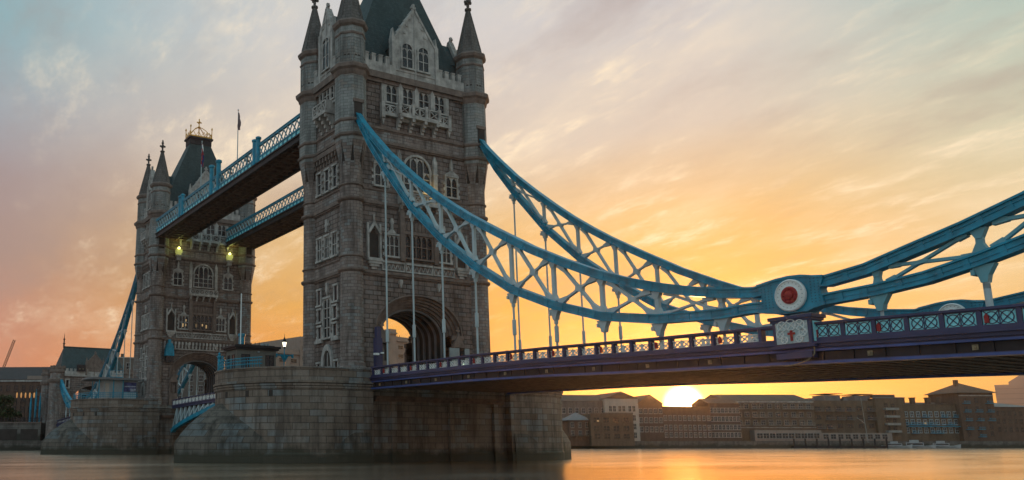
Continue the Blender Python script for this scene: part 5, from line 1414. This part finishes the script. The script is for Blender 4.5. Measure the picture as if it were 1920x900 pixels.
B.windows((B.L * .36, B.L * .6), (17.6, 14.3, 11.0, 7.8), 1.6, 1.7, 'stockbrick')
B = Bld('chimney_warehouse', 'brown warehouse with four stub chimneys and strips of blue balconies', 1680, 458, 1794, 474, 22)
B.wall(19.0, 'stockbrick'); B.pitched(19.0, 1.4, 'tileroof')
for f_ in (.05, .22, .47, .64): b = B.mb(); b.box(B.L * f_, B.L * f_ + 1.6, 18.8, 21.8, -3.4, -1.8); b.box(B.L * f_ - .2, B.L * f_ + 1.8, 21.8, 22.2, -3.6, -1.6); b.build('chimney', 'brownbrick', B.t)
B.windows(rows(10, 0, B.L), (13.6, 10.2, 6.6), 1.4, 2.1, 'pale', lit=.05, balc=('blue', .55))
b = B.mb(); b.box(1, B.L - 1, 9.2, 9.5, 0, 1.5); b.box(1, B.L - 1, 10.2, 10.3, 1.4, 1.5); b.build('gallery', 'blue', B.t)
B = Bld('pavilion_tower', 'square brown corner tower with a wide pyramid roof and chimney', 1788, 470, 1852, 480, 18)
B.wall(24.0, 'brownbrick'); B.hip(24.0, 5.0, 'tileroof', over=1.4)
b = B.mb(); b.box(B.L * .3, B.L * .3 + 1.4, 26, 30.2, -8, -6.6); b.build('chimney', 'brownbrick', B.t)
B.windows(rows(3, 0, B.L), (19.6, 15.8, 12.0, 8.2, 5.0), 1.5, 2.2, 'brownbrick', balc=('blue', .4)); B.box('string_course', 'trim', 0, B.L, 22.6, 23.0, 0, .3)
B = Bld('end_warehouse', 'lower dark warehouse at the right edge below the faded skyscraper', 1850, 484, 1925, 500, 22)
B.wall(18.0, 'brownbrick'); B.hip(18.0, 2.6, 'lead'); B.windows(rows(7, 0, B.L), (14.2, 10.6, 7.0), 1.4, 2.0, 'brownbrick', lit=.1)
# faded skyscraper
d_ = 1500
B = Bld('skyscraper', 'pale faded skyscraper with a pyramid top, far away at the right edge', 1858, d_, 1960, d_, 60, 'skyscraper')
h1, h2, h3 = hgt(1860, 722, d_), hgt(1890, 716, d_), hgt(1905, 703, d_)
B.wall(h1, 'tower_far')
b = B.mb(); b.prism([(B.L * .27, h1), (B.L * .95, h1), (B.L * .95, h2), (B.L * .6, h3), (B.L * .5, h3), (B.L * .27, h2)], -58, -4); b.build('crown', 'tower_far', B.t)
for k in range(9): B.box('window_band', 'lead', 1, B.L - 1, h1 - 6 - k * 7, h1 - 5.2 - k * 7, 0, .2)

# hotel beyond the north approach, seen between the towers and through the arch
B = Bld('hotel', 'stepped brown concrete hotel seen between the towers and through the big arch', 455, 330, 790, 395, 40, 'hotel')
def hw_(px): return (bear(px, 330 + 65 * (px - 455) / 335) - bear(455, 330)).length
dd = lambda px: 330 + 65 * (px - 455) / 335
segs = [(455, 512, 652), (512, 552, 655), (552, 640, 637), (640, 725, 624), (725, 738, 618), (738, 790, 634)]
for a, c, py in segs: B.wall(hgt((a + c) / 2, py, dd((a + c) / 2)), 'concrete', hw_(a), hw_(c), 0 if a != 552 else .6)
for a, c, py in segs:
    top = hgt((a + c) / 2, py, dd((a + c) / 2)); n = max(1, int((hw_(c) - hw_(a)) / 4.4))
    if hw_(c) - hw_(a) > 8: B.windows(rows(n, hw_(a), hw_(c)), [top - 5.5 - 4.0 * k for k in range(4)], 3.0, 1.5, 'concrete', lit=.3, w0=0 if a != 552 else .6)
    B.box('roof_edge', 'concrete', hw_(a), hw_(c), top - 2.2, top - 1.6, 0, .8)
b = B.mb()
for px in (490, 497): u = hw_(px); tt = hgt(px, 652, dd(px)); b.box(u - .1, u + .1, tt, tt + 2.5, -6.1, -5.9)
for px in (759, 764): u = hw_(px); tt = hgt(px, 634, dd(px)); b.box(u - .1, u + .1, tt, tt + 1.8, -6.1, -5.9)
b.build('aerial', 'black', B.t)
# left: brick offices and wharf
B = Bld('brick_offices', 'long dark brick office building with dormered slate roof at the left edge', -60, 330, 98, 318, 26, 'office building')
H = hgt(60, 712, 322)
B.wall(H, 'brownbrick'); B.pitched(H, 5.6, 'web'); B.box('cornice', 'trim', 0, B.L, H - .8, H - .2, 0, .4)
B.windows(rows(11, 0, B.L), [H - 4.2 - 3.7 * k for k in range(5)], 1.4, 2.1, 'brownbrick', lit=.03)
b = B.mb(); b.box(B.L * .72, B.L * .98, H, H + 1.3, .0, .25); b.build('balustrade', 'concrete', B.t)
B = Bld('brick_offices', 'grey brick building with stub chimneys beyond the gatehouse, behind the left chain', 150, 345, 425, 350, 16, 'office building')
H2 = hgt(230, 672, 347); B.wall(H2, 'greybrick'); B.box('parapet', 'trim', 0, B.L, H2, H2 + .4, -.4, .3)
for f_ in (.27, .36, .7): B.box('chimney', 'brownbrick', B.L * f_, B.L * f_ + 1.4, H2, H2 + 2.0, -4, -2.6)
B.windows(rows(14, 0, B.L), [H2 - 4.4 - 4.2 * k for k in range(5)], 1.6, 2.4, 'trim')
B = Bld('wharf_terrace', 'low dark riverside terrace with recessed openings under the brick offices', -70, 285, 84, 277, 9, 'terrace')
B.wall(8.2, 'wallstone', z=0.2); B.box('coping', 'string', -.2, B.L + .2, 8.2, 8.55, -.6, .3)
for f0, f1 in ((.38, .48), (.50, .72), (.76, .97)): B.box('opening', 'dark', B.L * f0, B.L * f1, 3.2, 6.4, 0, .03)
b = B.mb()
for k in range(26): u = B.L * k / 25; b.box(u - .12, u + .12, 8.55, 9.9, -.3, 0)
for v in (9.0, 9.6): b.box(0, B.L, v, v + .14, -.2, -.1)
b.build('railing', 'web', B.t)
for k, (px, pyt) in enumerate(((36, 738), (44, 738), (52, 737), (60, 737), (68, 736), (84, 735))):
    p = bear(px, 300); z = hgt(px, 752, 300)
    t = thing('wharf_lamp', 'small orange lamp in the row along the terrace below the brick offices', 'lamp', (p.x, p.y, 8.0), 0, 'orange lamps along the left terrace')
    b = MB(); b.tube((0, 0, 0), (0, 0, z - 8.0 + 1.0), .12, 6); b.build('post', 'black', t)
    b = MB(); b.lathe(0, 0, [(.12, z - 7.0), (.24, z - 6.5), (.24, z - 5.6), (.1, z - 5.2)], 8); b.build('glow', 'orangelamp', t)
for px, h_, lab in ((63, 17.5, 'first slim blue post beside the gatehouse wall at left'), (72, 19.0, 'tallest slim blue post beside the gatehouse wall at left'), (80, 17.8, 'blue post nearest the gatehouse wall at left')):
    p = bear(px, 284); t = thing('blue_post', lab, 'post', (p.x, p.y, GZ), 0, 'blue posts beside the gatehouse')
    b = MB(); b.lathe(0, 0, [(.34, 0), (.34, h_ - 5.3), (.26, h_ - 4.6), (.26, h_ - 3.4), (.1, h_ - 3.0), (.1, h_ - 2.2)], 8); b.build('shaft', 'blue', t)
def crane(label, px0, py0, px1, py1, dist):
    a = bear(px0, dist); c = bear(px1, dist); z0, z1 = hgt(px0, py0, dist), hgt(px1, py1, dist)
    t = thing('tower_crane', label, 'crane', (a.x, a.y, GZ))
    b = MB(); b.box(-.9, .9, -.9, .9, 0, z0 - GZ); b.build('mast', 'tileroof', t)
    b = MB(); d = c - a; P0 = Vector((0, 0, z0 - GZ)); P1 = Vector((d.x, d.y, z1 - GZ)); dn = (P1 - P0).normalized(); sd = dn.cross(Vector((0, 0, 1))).normalized(); up = sd.cross(dn)
    for o in (sd * .7, -sd * .7, up * 1.1): b.bar(P0 + o, P1 + o, .34, .34)
    n = 16
    for k in range(n):
        p, q = P0 + (P1 - P0) * k / n, P0 + (P1 - P0) * (k + 1) / n
        b.bar(p + sd * .7, q + up * 1.1, .2, .2); b.bar(p - sd * .7, q + up * 1.1, .2, .2); b.bar(p + sd * .7, q - sd * .7, .2, .2)
    b.build('jib', 'tileroof', t)
crane('tall leaning lattice crane above the roofs at the far left', 7, 697, 26, 638, 520)

# tree on the left bank
def tree(label, px, dist, h, rad, seed):
    r = random.Random(seed); p = bear(px, dist)
    t = thing('plane_tree', label, 'tree', (p.x, p.y, GZ))
    b = MB(); b.lathe(0, 0, [(.6, 0), (.42, h * .2), (.3, h * .45), (.1, h * .8)], 8)
    tips = []
    for k in range(10):
        a = r.uniform(0, 6.28); z0 = h * r.uniform(.2, .5); q = Vector((math.cos(a) * rad * r.uniform(.4, .8), math.sin(a) * rad * r.uniform(.4, .8), h * r.uniform(.45, .85)))
        b.tube((0, 0, z0), q, .16, 5, 0, .05); tips.append(q)
    b.build('trunk', 'bark', t)
    b = MB(); cl = []
    for k in range(46):
        while True:
            v = Vector((r.uniform(-1, 1), r.uniform(-1, 1), r.uniform(-1, 1)))
            if v.length < 1: break
        cl.append((Vector((v.x * rad, v.y * rad, h * .56 + v.z * h * .40)), r.uniform(.9, 1.9)))
    for c, s_ in cl:
        for k in range(110):
            v = Vector((r.gauss(0, .5), r.gauss(0, .5), r.gauss(0, .42))) * s_; q = c + v
            n = Vector((r.uniform(-1, 1), r.uniform(-1, 1), r.uniform(.1, 1))).normalized(); x = n.orthogonal().normalized() * r.uniform(.3, .55); y = n.cross(x)
            b.add([tuple(q - x), tuple(q - y * .6), tuple(q + x), tuple(q + y * .6)], [(0, 1, 2, 3)])
    b.build('crown', 'leaf', t)
tree('dark leafy tree on the terrace at the left edge, before the brick offices', 8, 296, 17.5, 6.6, 3)

# east bank shore clutter: moored craft, pontoon mast
def boat(label, px, dist, L, h):
    p = bear(px, dist); a = bear(px + 20, dist) - p
    t = thing('moored_boat', label, 'boat', (p.x, p.y, 0), math.atan2(a.y, a.x), 'boats moored along the far wharf')
    b = MB(); hl = L / 2
    sec = [(-hl, .2, 1.2), (-hl * .7, 1.2, 1.0), (0, 1.5, .9), (hl * .6, 1.2, 1.1), (hl, .1, 1.7)]
    v = []; 
    for x, w_, z in sec: v += [(x, -w_, z), (x * .95, -w_ * .5, -.3), (x * .95, w_ * .5, -.3), (x, w_, z)]
    f = [(i * 4 + k, i * 4 + k + 1, i * 4 + 5 + k, i * 4 + 4 + k) for i in range(4) for k in range(3)] + [(i * 4 + 3, i * 4, i * 4 + 4, i * 4 + 7) for i in range(4)]
    b.add(v, f); b.build('hull', 'boat', t)
    b = MB(); b.box(-hl * .6, hl * .35, -1.0, 1.0, 1.0, 1.0 + h * .55); b.box(-hl * .4, hl * .1, -.8, .8, 1.0 + h * .55, 1.0 + h); b.build('cabin', 'boat', t)
    b = MB(); b.box(-hl * .55, hl * .3, -1.02, 1.02, 1.35, 1.0 + h * .42); b.build('window_strip', 'glass', t)
for k, (px, L, h, lab) in enumerate(((1662, 11, 1.8, 'white boat farthest left in the row moored below the stacked balconies'), (1700, 13, 2.4, 'white boat moored between the two others under the blue balconies'), (1748, 12, 2.0, 'white boat moored right of the others, nearest the pyramid roofed tower'))): boat(lab, px, 432 + k * 6, L, h)
p = bear(1610, 425); t = thing('derrick_mast', 'slim white mast with a long spar standing on the far wharf', 'mast', (p.x, p.y, GZ))
b = MB(); b.tube((0, 0, 0), (-1.2, .5, hgt(1605, 746, 425) - GZ), .16, 6, 0, .08); b.tube((-.5, .2, 8), (-4.6, 2.0, 10.6), .1, 6); b.build('spar', 'offwhite', t)
p0, p1 = bear(1470, 415), bear(1640, 432); d = p1 - p0
b = MB().frame((p0.x, p0.y, 0), d.normalized(), (0, 0, 1), Vector((d.y, -d.x, 0)).normalized()); b.box(0, d.length, -.4, .9, -1.5, 1.5)
for k in range(9): b.box(d.length * k / 8 - .25, d.length * k / 8 + .25, -.6, 4.0, 1.4, 1.9)
tag(b.build('pontoon', 'web'), 'long low dark pontoon with mooring piles before the far wharf', 'pontoon')

# ------------------------------------------------------------------ morning haze over the river
b = MB(); b.box(-1900, 1900, -1900, 1900, -2.0, 190.0)
hz = b.build('haze', 'water'); hz['kind'] = 'stuff'
hm = bpy.data.materials.new('haze'); hm.use_nodes = True
n = N(hm.node_tree); n.n.clear(); o = n.new('ShaderNodeOutputMaterial'); v = n.new('ShaderNodeVolumePrincipled')
v.inputs['Color'].default_value = (0.86, 0.80, 0.76, 1); v.inputs['Density'].default_value = 0.00013; v.inputs['Anisotropy'].default_value = 0.84
n.link(v.outputs[0], o.inputs['Volume'])
hz.data.materials.clear(); hz.data.materials.append(hm)
